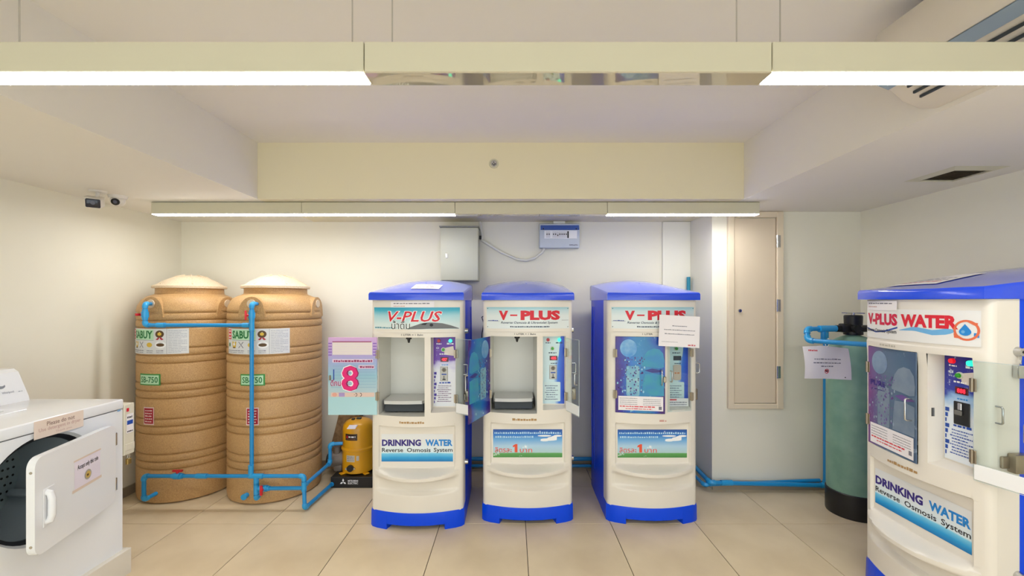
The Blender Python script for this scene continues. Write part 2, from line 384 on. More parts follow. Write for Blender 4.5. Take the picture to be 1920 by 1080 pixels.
# ------------------------------------------------------------------ electrical boxes and cables
ELB = mat('grey_green_steel', (196, 196, 176), .4, noise=.02, nscale=3)
t = thing('control_cabinet', 'grey green steel electrical cabinet with a small lock', 'cabinet', (-.4675, YB, 1.748))
MB().box(-.166, .166, -.20, -.001, 0, .475, ELB, .004, 1).build('body', t)
dd = MB().box(-.166, .166, -.214, -.202, .004, .472, ELB, .004, 2).build('door', t)
MB().box(-.125, -.102, -.222, -.214, .20, .245, METAL, .003, 1).build('lock_plate', dd)
MB().cyl((-.1135, -.23, .222), (-.1135, -.221, .222), .007, METAL, n=12).build('keyway', dd)
MB().box(-.178, .172, -.226, -.001, .476, .486, mat('cabinet_hood', (150, 150, 138), .5), .002, 1).build('rain_hood', t)
MB().box(.166, .186, -.09, -.06, .385, .42, BLACK, .004, 1).build('cable_gland', t)
CUG = mat('grey_breaker_plastic', (196, 204, 214), .4); CUB = mat('breaker_blue', (70, 100, 175), .35)
t = thing('breaker_box', 'grey consumer unit with blue flap and breaker row', 'breaker box', (.437, YB, 2.055))
bd = MB().box(-.185, .185, -.085, -.001, 0, .225, CUG, .008, 3).build('body', t)
m = MB(); m.prism([(-.085, .165), (-.097, .17), (-.08, .224), (-.06, .228), (-.06, .165)], lambda a, b, q: (q, a, b), -.175, .178, CUB); fp = m.build('flap', t, 0)
for x in (-.15, .15): MB().cyl((x, -.098, .173), (x, -.092, .173), .006, BLACK, n=10).build('screw', fp)
bp = MB().box(-.14, .16, -.088, -.084, .085, .16, WHITEP, .001, 1).build('breaker_strip', t)
xb = -.125
for i in range(9):
    if i == 2: xb += .02
    br = MB().box(xb, xb + .018, -.092, -.0875, .092, .152, mat('breaker_white', (225, 225, 228), .4), .001, 1).build('breaker', t)
    MB().box(xb + .005, xb + .013, -.099, -.092, .118 if i != 4 else .108, .13 if i != 4 else .12, BLACK, .001, 1).build('toggle', br)
    xb += .0195
MB().box(xb, xb + .013, -.09, -.0875, .09, .153, BLACK, .001, 1).build('blank_module', t)
MB().scrib(lambda u, v, o: (u, -.0856 - o, v), .09, .165, .022, .012, INKG, 3, piece=.016).build('maker_mark', t, 0)
MB().box(-.055, .055, -.05, -.001, .226, .252, WHITEP, .003, 1).build('trunking', t)
cab = MB().tube([(-.31 + .01, YB - .03, ZS - .004), (-.285, YB - .03, 2.22), (-.275, YB - .035, 2.16), (-.285, YB - .05, 2.13), (-.25, YB - .055, 2.11), (-.10, YB - .04, 2.02), (.05, YB - .03, 1.955), (.13, YB - .03, 1.945), (.21, YB - .035, 1.965), (.28, YB - .045, 2.02), (.30, YB - .05, 2.054)], .0125, mat('white_conduit', (222, 220, 212), .45), 10)
tag(cab.build('flexible_conduit'), 'white flexible conduit sagging between cabinet and breaker box', 'conduit')

# ------------------------------------------------------------------ sand coloured water tanks
TR = .353
def tank_profile():
    p = [(0.0, 0.0), (TR - .03, 0.0), (TR - .006, .012), (TR, .05)]
    z = .24
    groups = [.265 + .2735 * i for i in range(5)]
    for g in groups:
        for k in range(3):
            zc = g + k * .058
            p += [(TR, zc - .012), (TR - .0035, zc - .005), (TR - .012, zc), (TR - .003, zc + .006), (TR + .001, zc + .014)]
        p += [(TR, g + .14)]
    p += [(TR, 1.492), (TR - .008, 1.53), (TR - .03, 1.572), (TR - .065, 1.603), (TR - .105, 1.620), (.238, 1.626), (.236, 1.64), (.236, 1.69)]
    return p
def wrap(ang0):
    """u metres along the wall from angle ang0 (0 = towards the camera side), v height"""
    return lambda u, v, o=0.: ((TR + .0025 + o) * math.sin(ang0 + u / TR), -(TR + .0025 + o) * math.cos(ang0 + u / TR), v)
GLAB = mat('pale_green_label', (190, 232, 196), .5); GBOR = mat('green_label_border', (60, 150, 70), .5)
PALEW = mat('pale_sticker', (222, 224, 226), .45); YEL = mat('yellow_print', (222, 186, 66), .5); BRN = mat('brown_print', (92, 66, 34), .5)
DRED = mat('dark_red_label', (176, 26, 52), .5)
def make_tank(label, loc, rz, a_sab, a_sb, a_red):
    t = thing('water_tank', label, 'water tank', loc, rz, 'water tanks')
    MB().lathe(tank_profile(), TANKM, n=72).build('body', t, 50)
    m = MB(); m.lathe([(.236, 1.672), (.258, 1.672), (.260, 1.68), (.260, 1.69), (.250, 1.697), (.235, 1.70), (.19, 1.733), (.12, 1.766), (.05, 1.782), (0, 1.786)], TANKTOP, n=56)
    ld = m.build('lid', t, 35)
    m = MB()
    for a in range(6):
        aa = a * PI / 3 + .3; m.tube([(.23 * math.cos(aa), .23 * math.sin(aa), 1.703), (.12 * math.cos(aa), .12 * math.sin(aa), 1.768), (.05 * math.cos(aa), .05 * math.sin(aa), 1.785)], .006, TANKTOP, 6)
    m.build('lid_rib', ld, 60)
    for q in range(4):
        arch = [(-.105, 1.44)] + [(-.085 * math.cos(x) * (1 + .12 * (1 - math.sin(x))), 1.508 + .092 * math.sin(x)) for x in frange(0, PI, 12)] + [(.105, 1.44)]
        Mx = Matrix.Rotation(q * PI / 2, 4, 'Z')
        m = MB(); m.prism(arch, lambda a, b, dd: Mx @ Vector((a, dd, b)), -.347, -.20, TANKM); b_ = m.build('inlet_boss', t, 40)
        m = MB(); m.cyl(Mx @ Vector((.0, -.354, 1.545)), Mx @ Vector((.0, -.345, 1.545)), .033, TANKTOP, n=20); m.build('inlet_collar', b_)
    # brand sticker
    w0 = wrap(a_sab); w = lambda u, v, o=0.: w0(u * 1.205, 1.158 + (v - 1.158) * 1.06, o);  W = .42; H = .185; z0 = 1.158; m = MB(); m.rect(w, -W / 2, W / 2, z0, z0 + H, PALEW, 0, 24); s = m.build('brand_sticker', t)
    u0 = -W / 2; m = MB(); o = .0006
    m.rect(w, u0 + .005, u0 + .04, z0 + .105, z0 + .178, mat('pink_red_print', (222, 80, 88), .5), o, 3)
    for i in range(3): m.rect(w, u0 + .01, u0 + .036, z0 + .115 + i * .023, z0 + .122 + i * .023, WHITEP, o * 2, 2)
    m.rect(w, u0 + .048, u0 + .225, z0 + .103, z0 + .178, GLAB, o, 10)
    m.text(w, 'SABUY', u0 + .054, z0 + .112, .165, .058, GREEN, o * 2, bold=.035)
    m.rect(w, u0 + .05, u0 + .225, z0 + .099, z0 + .101, INKG, o, 8)
    m.disc(w, u0 + .262, z0 + .145, .026, .027, BRN, o); m.disc(w, u0 + .262, z0 + .146, .012, .012, YEL, o * 2)
    for s_ in (-1, 1): m.poly(w, [(u0 + .262 + s_ * .004, z0 + .125), (u0 + .262 + s_ * .024, z0 + .106), (u0 + .262 + s_ * .012, z0 + .102), (u0 + .262 + s_ * .002, z0 + .112)][::s_], DRED, o)
    m.disc(w, u0 + .02, z0 + .066, .009, .016, GREEN, o)
    m.poly(w, [(u0 + .05, z0 + .09), (u0 + .056, z0 + .045), (u0 + .084, z0 + .045), (u0 + .09, z0 + .09)], YEL, o); m.disc(w, u0 + .07, z0 + .07, .009, .01, WHITEP, o * 2); m.rect(w, u0 + .058, u0 + .082, z0 + .042, z0 + .05, BRN, o * 2, 2)
    for s_ in (-1, 1): m.poly(w, [(u0 + .127 - s_ * .02, z0 + .088), (u0 + .127 - s_ * .015, z0 + .09), (u0 + .127 + s_ * .02, z0 + .046), (u0 + .127 + s_ * .015, z0 + .044)][::-s_], INKG, o)
    m.disc(w, u0 + .195, z0 + .067, .02, .017, YEL, o); m.disc(w, u0 + .266, z0 + .067, .033, .026, WHITEP, o); m.disc(w, u0 + .266, z0 + .067, .024, .012, BRN, o * 2)
    for i, uu in enumerate((.008, .055, .105, .175, .242)): m.scrib(w, u0 + uu, u0 + uu + .045, z0 + .022, .006, INKG, i, o); m.scrib(w, u0 + uu, u0 + uu + .042, z0 + .01, .004, INKG, i + 9, o)
    m.rect(w, u0 + .303, u0 + .3045, z0 + .002, z0 + H - .002, INKG, o)
    LG = mat('light_grey_ink', (172, 176, 190), .6)
    for i in range(14): m.scrib(w, u0 + .312, u0 + (.41 if i % 4 else .38), z0 + .012 + i * .012, .004, LG, i + 30, o, gap=.12, piece=.02)
    m.build('sticker_print', s, 0)
    w = wrap(a_sb); w1 = w; w = lambda u, v, o=0.: w1(u * 1.2, v, o); z0 = .918; m = MB(); m.rect(w, -.078, .078, z0, z0 + .088, GBOR, 0, 10); s = m.build('model_sticker', t)
    m = MB(); m.rect(w, -.072, .068, z0 + .008, z0 + .078, GLAB, .0006, 10); m.text(w, 'SB-750', -.064, z0 + .02, .126, .046, GREEN, .0012, bold=.015); m.build('sticker_print', s, 0)
    w = wrap(a_red); z0 = .615; m = MB(); m.rect(w, -.047, .047, z0, z0 + .135, mat('pale_pink_label', (238, 214, 214), .5), 0, 6); s = m.build('warning_sticker', t)
    m = MB(); m.rect(w, -.041, .041, z0 + .008, z0 + .127, DRED, .0006, 6)
    for i in range(5): m.scrib(w, -.032, .032, z0 + .02 + i * .021, .01, mat('pale_pink_label', (238, 214, 214), .5), i, .0012, gap=.2)
    m.build('sticker_print', s, 0)
    return t
make_tank('sand coloured water tank in the corner beside the dryer', (-2.732, 3.63, 0), R(-8), R(2), R(-1.8), R(-2.2))
make_tank('sand coloured water tank with blue pipe down its front, nearer the pump', (-1.998, 3.62, 0), 0, R(2.8), R(1.2), R(1.7))

# ------------------------------------------------------------------ blue pipe runs
PR = .0145
def run(t, pts, r=PR, m=None):
    """straight pipes with an elbow at each bend"""
    P = [Vector(p) for p in pts]
    for i in range(len(P) - 1):
        d = (P[i + 1] - P[i]).normalized(); a = P[i] + (d * r * 1.2 if i else d * 0); b = P[i + 1] - (d * r * 1.2 if i < len(P) - 2 else d * 0)
        MB().cyl(a, b, r, PIPE, n=16).build('pipe', t)
    for i in range(1, len(P) - 1):
        a = (P[i - 1] - P[i]).normalized(); b = (P[i + 1] - P[i]).normalized(); L = r * 2.2
        q = [P[i] + a * L] + [P[i] + a * L * (1 - s_) ** 2 * .75 + b * L * s_ ** 2 * .75 for s_ in frange(0, 1, 6)] + [P[i] + b * L]
        MB().tube(q, r * 1.28, PIPE2, 14).build('elbow', t)
def coupling(t, p, d, L=.05, r=PR):
    p = Vector(p); d = Vector(d); MB().cyl(p - d * L / 2, p + d * L / 2, r * 1.28, PIPE2, n=16).build('coupling', t)
def valve(t, p, d, hd, r=PR, turn=False):
    p = Vector(p); d = Vector(d); hd = Vector(hd)
    m = MB(); m.cyl(p - d * .04, p - d * .018, r * 1.3, PIPE2, n=16); m.cyl(p - d * .022, p + d * .022, r * 1.6, PIPE2, n=16); m.cyl(p + d * .018, p + d * .04, r * 1.3, PIPE2, n=16); m.cyl(p, p + hd * .035, r * .6, PIPE2, n=10)
    v = m.build('valve', t); s = d.cross(hd) if abs(d.dot(hd)) < .9 else Vector((1, 0, 0))
    h = MB(); c = p + hd * .038
    if turn: d, s = s, d
    h.cyl(p + hd * .02, c, r * .7, REDP, n=10); h.box(-.036, .036, -.009, .009, -.006, .008, REDP, .003, 2, Matrix.Translation(c) @ Matrix(((d.x, s.x, hd.x, 0), (d.y, s.y, hd.y, 0), (d.z, s.z, hd.z, 0), (0, 0, 0, 1)))); h.build('handle', v)
X1, X2, YP = -2.752, -1.952, 3.20
t = thing('supply_pipe', 'blue pipe linking the tops of both tanks and running down', 'pipe', (0, 0, 0), group='blue water pipes')
run(t, [(X1 - .026, 3.283, 1.545), (X1 + .0, YP, 1.545), (X1, YP, 1.385), (X2, YP, 1.385)])
run(t, [(X2 - .002, 3.268, 1.545), (X2, YP, 1.545), (X2, YP, .30)])
coupling(t, (X2, YP, 1.385), (0, 0, 1), .075); coupling(t, (X2 - .04, YP, 1.385), (1, 0, 0)); coupling(t, (X1 + .12, YP, 1.385), (1, 0, 0), .06)
valve(t, (X1, YP, 1.465), (0, 0, 1), (-1, 0, 0), turn=True); valve(t, (X2, YP, 1.46), (0, 0, 1), Vector((-.8, -.6, 0)))
t = thing('outlet_pipe', 'blue pipe loop low along the tank fronts to the pump', 'pipe', (0, 0, 0), group='blue water pipes')
YP2 = 3.19; Z1 = .258; X3 = -1.555; X4 = -1.912
run(t, [(X1 + .02, 3.287, .09), (X1 + .0, YP2, .078), (X1, YP2, Z1), (X3, YP2, Z1), (X3, YP2, .185), (X3 + .02, 3.60, .20), (X3 + .02, 3.60, .36), (X3 + .12, 3.62, .36)])
run(t, [(X3, YP2, .185), (X3 + .015, YP2 - .02, .026), (-1.508, 3.60, .032), (-1.505, 3.72, .032)])
run(t, [(X4, YP2, Z1), (X4, YP2, .085), (X4 - .016, 3.28, .095)])
run(t, [(X4, YP2, .165), (X3, YP2, .168)])
coupling(t, (X4, YP2, Z1), (1, 0, 0), .10); coupling(t, (X4, YP2, .225), (0, 0, 1), .06); coupling(t, (X2 - .0, YP2, .30), (0, 0, 1), .08); coupling(t, (X4, YP2, .165), (0, 0, 1), .08)
coupling(t, (-2.32, YP2, Z1), (1, 0, 0), .08); coupling(t, (X3, YP2, .175), (0, 0, 1), .06)
valve(t, (-2.50, YP2, Z1), (1, 0, 0), (0, 0, 1)); valve(t, (X4 + .06, YP2, .166), (1, 0, 0), (0, -1, 0), turn=True)
MB().cyl((-2.03, 3.235, .082), (-2.03, 3.285, .082), .018, PIPE, n=14).cyl((-2.03, 3.225, .082), (-2.03, 3.24, .082), .022, PIPE2, n=14).build('plug', t)
t = thing('wall_pipe', 'blue pipe running behind the machines and around the alcove corner', 'pipe', (0, 0, 0), group='blue water pipes')
run(t, [(-.62, 3.955, .105), (1.625, 3.955, .105), (1.625, 3.50, .078), (2.562, 3.487, .06), (2.562, 3.487, 1.362)], .0175)
run(t, [(-.62, 3.925, .052), (1.585, 3.925, .052), (1.585, 3.522, .05), (2.54, 3.522, .088)], .0135)
coupling(t, (1.76, 3.498, .077), (1, 0, 0), .09, .0175); coupling(t, (2.562, 3.487, 1.30), (0, 0, 1), .08, .0175); coupling(t, (-.0, 3.955, .105), (1, 0, 0), .08, .0175)
t = thing('riser_pipe', 'teal pipe end rising behind the machine with a taped note', 'pipe', (0, 0, 0))
MB().cyl((1.632, 3.945, .13), (1.632, 3.945, 1.79), .016, mat('teal_pvc', (32, 140, 172), .35), n=16).build('pipe', t)
MB().cyl((1.632, 3.945, .12), (1.632, 3.945, .17), .021, PIPE2, n=16).build('coupling', t)

# ------------------------------------------------------------------ pump, board
YELP = mat('yellow_paint', (228, 164, 14), .35, coat=.2)
t = thing('water_pump', 'yellow cylindrical water pump on a black plinth', 'pump', (-1.345, 3.74, 0))
MB().box(-.175, .175, -.165, .165, 0, .092, BLACK, .004, 1).build('plinth', t)
pf = lambda u, v, o=0.: (u, -.1655 - o, v)
m = MB(); cx, cz = -.07, .05
for a in (90, 210, 330):
    q = [(cx + .0, cz)] + [(cx + .017 * math.cos(R(a - 30)), cz + .017 * math.sin(R(a - 30))), (cx + .03 * math.cos(R(a)), cz + .03 * math.sin(R(a))), (cx + .017 * math.cos(R(a + 30)), cz + .017 * math.sin(R(a + 30)))]
    m.poly(pf, q, WHITEP)
m.text(pf, 'MITSUBISHI', -.03, .052, .085, .016, WHITEP, bold=.02); m.text(pf, 'ELECTRIC', -.03, .032, .085, .016, WHITEP, bold=.02); m.build('lettering', t, 0)
prof = [(.10, .098), (.128, .10), (.133, .106), (.133, .285), (.140, .29), (.141, .303), (.134, .31), (.130, .315), (.130, .465), (.124, .495), (.105, .52), (.07, .536), (0, .542)]
MB().lathe(prof, YELP, n=44).build('housing', t, 35)
for a in (45, 135, 225, 315): MB().box(.10, .165, -.022, .022, .092, .104, YELP, .004, 1, Matrix.Rotation(R(a), 4, 'Z')).build('foot_bracket', t)
pw = lambda u, v, o=0.: ((.1315 + o) * math.sin(u / .1315), -(.1315 + o) * math.cos(u / .1315), v)
pw2 = lambda u, v, o=0.: ((.1345 + o) * math.sin(u / .1345), -(.1345 + o) * math.cos(u / .1345), v)
lp = MB().rect(pw, -.075, .035, .385, .44, mat('dark_nameplate', (52, 34, 24), .4), 0, 8).build('nameplate', t)
MB().poly(pw, [(-.066, .405), (-.044, .405), (-.055, .43)], INKR, .001).scrib(pw, -.04, .02, .41, .016, WHITEP, 4, .001).scrib(pw, -.06, .02, .393, .005, mat('brown_ink', (140, 90, 60), .5), 7, .001).build('nameplate_print', lp, 0)
lp = MB().rect(pw2, -.06, .015, .205, .26, mat('rating_plate', (205, 198, 180), .5), 0, 8).rect(pw2, .028, .05, .215, .255, mat('rating_plate', (205, 198, 180), .5), 0, 3).build('rating_plate', t)
MB().scrib(pw2, -.052, .008, .245, .006, INKG, 1, .001).scrib(pw2, -.052, .008, .23, .006, INKG, 2, .001).scrib(pw2, -.052, .008, .215, .006, INKG, 3, .001).build('plate_print', lp, 0)
m = MB(); m.cyl((-.02, -.128, .155), (-.02, -.15, .155), .028, BLACK, n=18); m.build('drain_knob', t)
for x in (-.052, .012): MB().cyl((x, -.126, .152), (x, -.145, .152), .009, METAL, n=10).build('screw', t)
m = MB(); m.box(-.03, .04, -.06, .0, .538, .5405, PAPER, 0, 1, Matrix.Translation((.0, 0, -.006)) @ Matrix.Rotation(R(14), 4, 'X')); m.box(-.045, -.02, -.05, -.02, .536, .55, BLACK, .003, 1); m.box(-.01, .03, -.03, .0, .536, .552, BLACK, .003, 1); m.build('pressure_switch', t)
PG = mat('pump_grey', (120, 112, 106), .55, metal=.3)
m = MB(); m.cyl((-.13, .0, .19), (-.24, -.02, .19), .065, PG, n=20); m.cyl((-.24, -.02, .19), (-.26, -.02, .19), .045, BLACK, n=18); m.box(-.2, -.13, -.05, .05, .092, .15, PG, .01, 2); m.cyl((-.18, -.02, .19), (-.18, -.02, .3), .03, PG, n=14); m.build('pump_head', t)
CARD = mat('brown_cardboard', (142, 112, 78), .85, noise=.3, nscale=28, col2=(112, 84, 54))
t = thing('cardboard_box', 'brown cardboard box leaning on the wall behind the pump', 'box', (-1.55, 3.895, .0), R(0))
Mx = Matrix.Translation((.02, 0, .31)) @ Matrix.Rotation(R(14), 4, 'Y')
MB().box(-.085, .10, -.06, .06, -.27, .27, CARD, .003, 1, Mx).build('carton', t)
MB().box(-.086, .101, -.062, .07, .268, .274, mat('cardboard_flap', (165, 134, 98), .85), .001, 1, Mx).build('flap', t)
MB().box(-.02, .02, -.0615, -.0605, -.26, .26, mat('brown_tape', (128, 98, 62), .4), 0, 1, Mx).build('tape', t)

# ------------------------------------------------------------------ green filter tank with valve and note
FG = mat('green_fibreglass', (132, 172, 152), .42, noise=.1, nscale=9, col2=(116, 156, 138), bump=.06, bscale=50)
FX, FY, FR = 2.535, 3.17, .165
t = thing('filter_tank', 'tall green fibreglass water filter tank with black valve head', 'filter tank', (FX, FY, 0))
MB().lathe([(0, .165), (FR - .004, .165), (FR, .19), (FR, 1.17), (FR - .01, 1.22), (FR - .04, 1.27), (FR - .09, 1.302), (.045, 1.312), (.045, 1.325), (0, 1.325)], FG, n=48).build('vessel', t, 40)
MB().lathe([(0, 0), (FR + .004, 0), (FR + .006, .01), (FR + .006, .17), (FR, .176)], BLACK, n=48).build('base', t, 40)
m = MB(); m.lathe([(.05, 1.315), (.06, 1.318), (.06, 1.34), (.045, 1.345), (.045, 1.385), (.056, 1.39), (.058, 1.455), (.052, 1.462), (0, 1.464)], BLACK, n=28); m.cyl((-.13, 0, 1.362), (.11, 0, 1.362), .026, BLACK, n=16); m.cyl((-.02, -.07, 1.362), (-.02, 0, 1.362), .03, BLACK, n=16); m.box(-.10, -.04, -.04, .02, 1.335, 1.40, BLACK, .01, 2); vh = m.build('valve_head', t)
m = MB(); m.cyl((0, 0, 1.463), (0, 0, 1.482), .012, METAL, n=14)
for a in (20, 110, 200, 290): m.box(.0, .078, -.007, .007, 1.474, 1.481, METAL, .002, 1, Matrix.Rotation(R(a), 4, 'Z'))
m.build('hand_wheel', vh)
t = thing('filter_pipe', 'blue pipe loop at the head of the green filter tank', 'pipe', (0, 0, 0), group='blue water pipes')
run(t, [(FX - .125, FY - .0, 1.362), (2.155, 3.12, 1.362), (2.135, 3.08, 1.281), (2.37, 2.70, 1.281), (2.45, 2.56, 1.281)], .0165)
coupling(t, (FX - .16, FY - .004, 1.362), Vector((1, .13, 0)).normalized(), .07, .0185); coupling(t, (2.29, 3.138, 1.362), Vector((1, .13, 0)).normalized(), .07, .0195)
run(t, [(2.29, 3.138, 1.362), (2.29, 3.138, 1.27)], .0175)
run(t, [(FX + .11, FY, 1.362), (FX + .2, FY, 1.362), (FX + .2, 2.75, 1.362)], .0165)
t = tag(MB().grid(lambda u, v: (u * .334 + v * .006, -.012 * math.sin(u * 5 + v * 2) - .01 * math.sin(v * 3.), -v * .222 - .012 * u - (.014 * (1 - abs(u * 2 - .85)) if v < .01 else 0) * -1), frange(0, 1, 12), frange(1, 0, 8), PAPER).build('hanging_note', None, 60, (2.052, 3.02, 1.262)), 'white notice sheet hanging from the blue pipe by the green tank', 'notice')
t.location = (2.052, 3.015, 1.243)
np_ = lambda u, v, o=0.: (u * .334 + v * .006, -.012 * math.sin(u * 5 + v * 2) - .01 * math.sin(v * 3.) - .0015 - o, -v * .222 - .012 * u)
def npm(u, v, o=0.): return np_(u, 1 - v, o)
m = MB(); m.scrib(npm, .1, .28, .88, .05, INKR, 3, piece=.03); m.scrib(npm, .2, .82, .62, .035, INKG, 4, piece=.05); m.scrib(npm, .18, .8, .5, .035, INKG, 5, piece=.05); m.scrib(npm, .36, .64, .39, .035, INKG, 6, piece=.05)
m.disc(npm, .5, .25, .05, .075, INKR, .0006, hole=.75); m.rect(npm, .47, .53, .23, .28, INKB, .0004); m.poly(npm, [(.465, .30), (.475, .31), (.535, .2), (.525, .19)][::-1], INKR, .0008); m.disc(npm, .88, .07, .012, .018, INKB); m.build('notice_print', t, 0)
MB().tube([(.165, -.01, -.002), (.166, -.04, .03), (.168, -.02, .062), (.17, .02, .03), (.167, -.008, -.004)], .0022, WHITEP, 8).build('cable_tie', t)

# ------------------------------------------------------------------ water vending machines
HW = .32; FB = .07
def yfr(x): return -.33 - FB * (1 - (x / HW) ** 2)
def sm(a, b, x):
    q = max(0., min(1., (x - a) / (b - a))); return q * q * (3 - 2 * q)
CX0, CX1, PX0, PX1, OZ0, OZ1, PZ0 = -.266, .063, .105, .268, .777, 1.317, .80
def front_y(x, z):
    y = yfr(x); ax = abs(x); cr = .022
    if ax > HW - cr: y += cr - math.sqrt(max(0, cr * cr - (ax - (HW - cr)) ** 2))
    y -= .007 * sm(1.352, 1.345, z) * sm(1.312, 1.318, z) * sm(HW, HW - .03, ax)
    wn = max(0., 1 - (x / .285) ** 2) ** .6
    z = z + .026 * wn * sm(.19, .26, z) * sm(.47, .43, z)
    if z >= .425:                                   # recessed label field
        k = sm(.268, .258, ax) * sm(.705, .693, z); y = y * (1 - k) + (-.337) * k
    elif z >= .398:                                 # sloping shelf out to the lip
        k = sm(.268, .258, ax); q = (z - .398) / .027; lip = y - .052 * wn; y = y * (1 - k) + (lip * (1 - q) + -.337 * q) * k
    elif z >= .372: y -= .052 * wn
    elif z >= .25:
        q = (z - .25) / .122; y -= .052 * wn * q ** 4; y += .042 * wn * sm(0, .25, q) * sm(1.02, .75, q)
    return y
CACHE = {}
def cached(name, fn):
    if name not in CACHE: CACHE[name] = fn()
    return CACHE[name]
def m_front():
    xs = sorted(set([round(s_ * v, 4) for s_ in (-1, 1) for v in (HW, HW - .003, HW - .008, HW - .014, HW - .022, .29, .268, .265, .261, .258, .22, .18, .14, .09, .045, 0)] + [CX0, CX1, PX0, PX1]))
    zs = sorted(set([.112, .16, .19] + [round(v, 4) for v in frange(.205, .45, 49)] + [ .5, .56, .62, .67, .693, .697, .701, .705, .73, OZ0, PZ0, .9, 1.1, 1.25, OZ1, 1.32, 1.335, 1.345, 1.352, 1.40, 1.48, 1.572]))
    m = MB(); m.grid(lambda x, z: (x, front_y(x, z), z), xs, zs, WHITEPL, lambda x, z: (CX0 < x < CX1 and OZ0 < z < OZ1) or (PX0 < x < PX1 and PZ0 < z < OZ1))
    y0 = front_y(HW, 1.5)
    for s_ in (-1, 1):
        pts = [(s_ * HW, y0, z) for z in zs] + [(s_ * (HW + .001), -.215, z) for z in zs]; n = len(zs)
        m.add(pts, [[i, n + i, n + i + 1, i + 1][::s_] for i in range(n - 1)], WHITEPL)
        m.add([(s_ * (HW + .001), -.215, zs[0]), (s_ * (HW + .001), -.215, zs[-1]), (s_ * (HW - .012), -.215, zs[-1]), (s_ * (HW - .012), -.215, zs[0])], [[0, 1, 2, 3]], WHITEPL)
    return m.mesh('front_panel', 40)
def m_liner():
    m = MB(); yb = -.09; xs = frange(CX0, CX1, 8)
    e = .001
    m.add([(CX0, front_y(CX0, 1) , OZ0), (CX0, front_y(CX0, 1), OZ1), (CX0 + .012, yb, OZ1), (CX0 + .012, yb, OZ0)], [[3, 2, 1, 0]], INNER)
    m.add([(CX1, front_y(CX1, 1), OZ0), (CX1, front_y(CX1, 1), OZ1), (CX1 - .012, yb, OZ1), (CX1 - .012, yb, OZ0)], [[0, 1, 2, 3]], INNER)
    m.add([(CX0, yb, OZ0), (CX1, yb, OZ0), (CX1, yb, OZ1), (CX0, yb, OZ1)], [[0, 1, 2, 3]], INNER)
    for z, q in ((OZ0, 1), (OZ1, -1)):
        m.add([(x, front_y(x, z + .001 * q), z) for x in xs] + [(x, yb, z) for x in xs], [[i, i + 1, 10 + i, 9 + i][::q] for i in range(8)], INNER)
    return m.mesh('compartment_liner', 40)
def m_ctrl_recess():
    m = MB(); yb = -.313; xs = frange(PX0, PX1, 5)
    for x, q in ((PX0, -1), (PX1, 1)):
        m.add([(x, front_y(x, 1), PZ0), (x, front_y(x, 1), OZ1), (x, yb, OZ1), (x, yb, PZ0)], [[0, 1, 2, 3][::q]], WHITEPL)
    for z, q in ((PZ0, 1), (OZ1, -1)):
        m.add([(x, front_y(x, z), z) for x in xs] + [(x, yb, z + (.02 if q > 0 else 0)) for x in xs], [[i, i + 1, 7 + i, 6 + i][::q] for i in range(5)], WHITEPL)
    m.add([(PX0, yb, PZ0), (PX1, yb, PZ0), (PX1, yb, OZ1), (PX0, yb, OZ1)], [[0, 1, 2, 3]], WHITEPL)
    return m.mesh('control_recess', 40)
def lid_z(x, y):
    s_ = max(0., min(1., (y + .40) / .68)); return 1.622 + (.076 * s_ + (.045 * (1 - (x / .33) ** 2)) * math.sin(min(1., s_ * 1.15) * PI * .55) )
def m_shell():
    path = [(-HW, -.216), (-HW - .004, -.1), (-HW - .004, .1), (-HW, .28), (-HW + .015, .316), (-HW + .05, .33), (HW - .05, .33), (HW - .015, .316), (HW, .28), (HW + .004, .1), (HW + .004, -.1), (HW, -.216)]
    m = MB(); n = len(path); rows = [0, .11, .5, 1.0, 1.45, 1.60]
    vs = [(x, y, z if z < 1.6 else 1.585 + .03 * (y + .21) / .54) for z in rows for x, y in path]
    m.add(vs, [[j * n + i, (j + 1) * n + i, (j + 1) * n + i + 1, j * n + i + 1] for j in range(len(rows) - 1) for i in range(n - 1)], BLUEPL)
    m.add([(-HW, -.216, .1), (HW, -.216, .1), (HW, -.216, .7), (-HW, -.216, .7)], [[0, 1, 2, 3]], DARKG)
    return m.mesh('side_shell', 40)
def m_base():
    xs = [-HW - .006, -HW - .003, -HW + .008, -.27, -.2001, -.2, -.1, 0, .1, .2, .2001, .27, HW - .008, HW + .003, HW + .006]
    def fy(x):
        ax = min(abs(x), HW); y = yfr(ax) - .008; k = sm(HW - .022, HW + .006, abs(x)); return y + .022 * k * k
    m = MB(); n = len(xs)
    bz = lambda x: .034 if abs(x) <= .2 else 0.
    pts = [(-HW - .006, -.12)] + [(x, fy(x)) for x in xs] + [(HW + .006, -.12)]; zb = [0] + [bz(x) for x in xs] + [0]
    N = len(pts); vs = []
    for (x, y), z in zip(pts, zb): vs += [(x, y - .004 * (1 if z == 0 else 0), z), (x, y, .10), (x * .992, y + .004, .117), (x * .97, y + .05, .117), (x * .9, y + .06, z)]
    fs = []
    for i in range(N - 1):
        for k in range(4): fs.append([i * 5 + k, (i + 1) * 5 + k, (i + 1) * 5 + k + 1, i * 5 + k + 1])
        fs.append([i * 5 + 4, (i + 1) * 5 + 4, (i + 1) * 5, i * 5])
    m.add(vs, fs, BLUEPL); return m.mesh('base_band', 40)
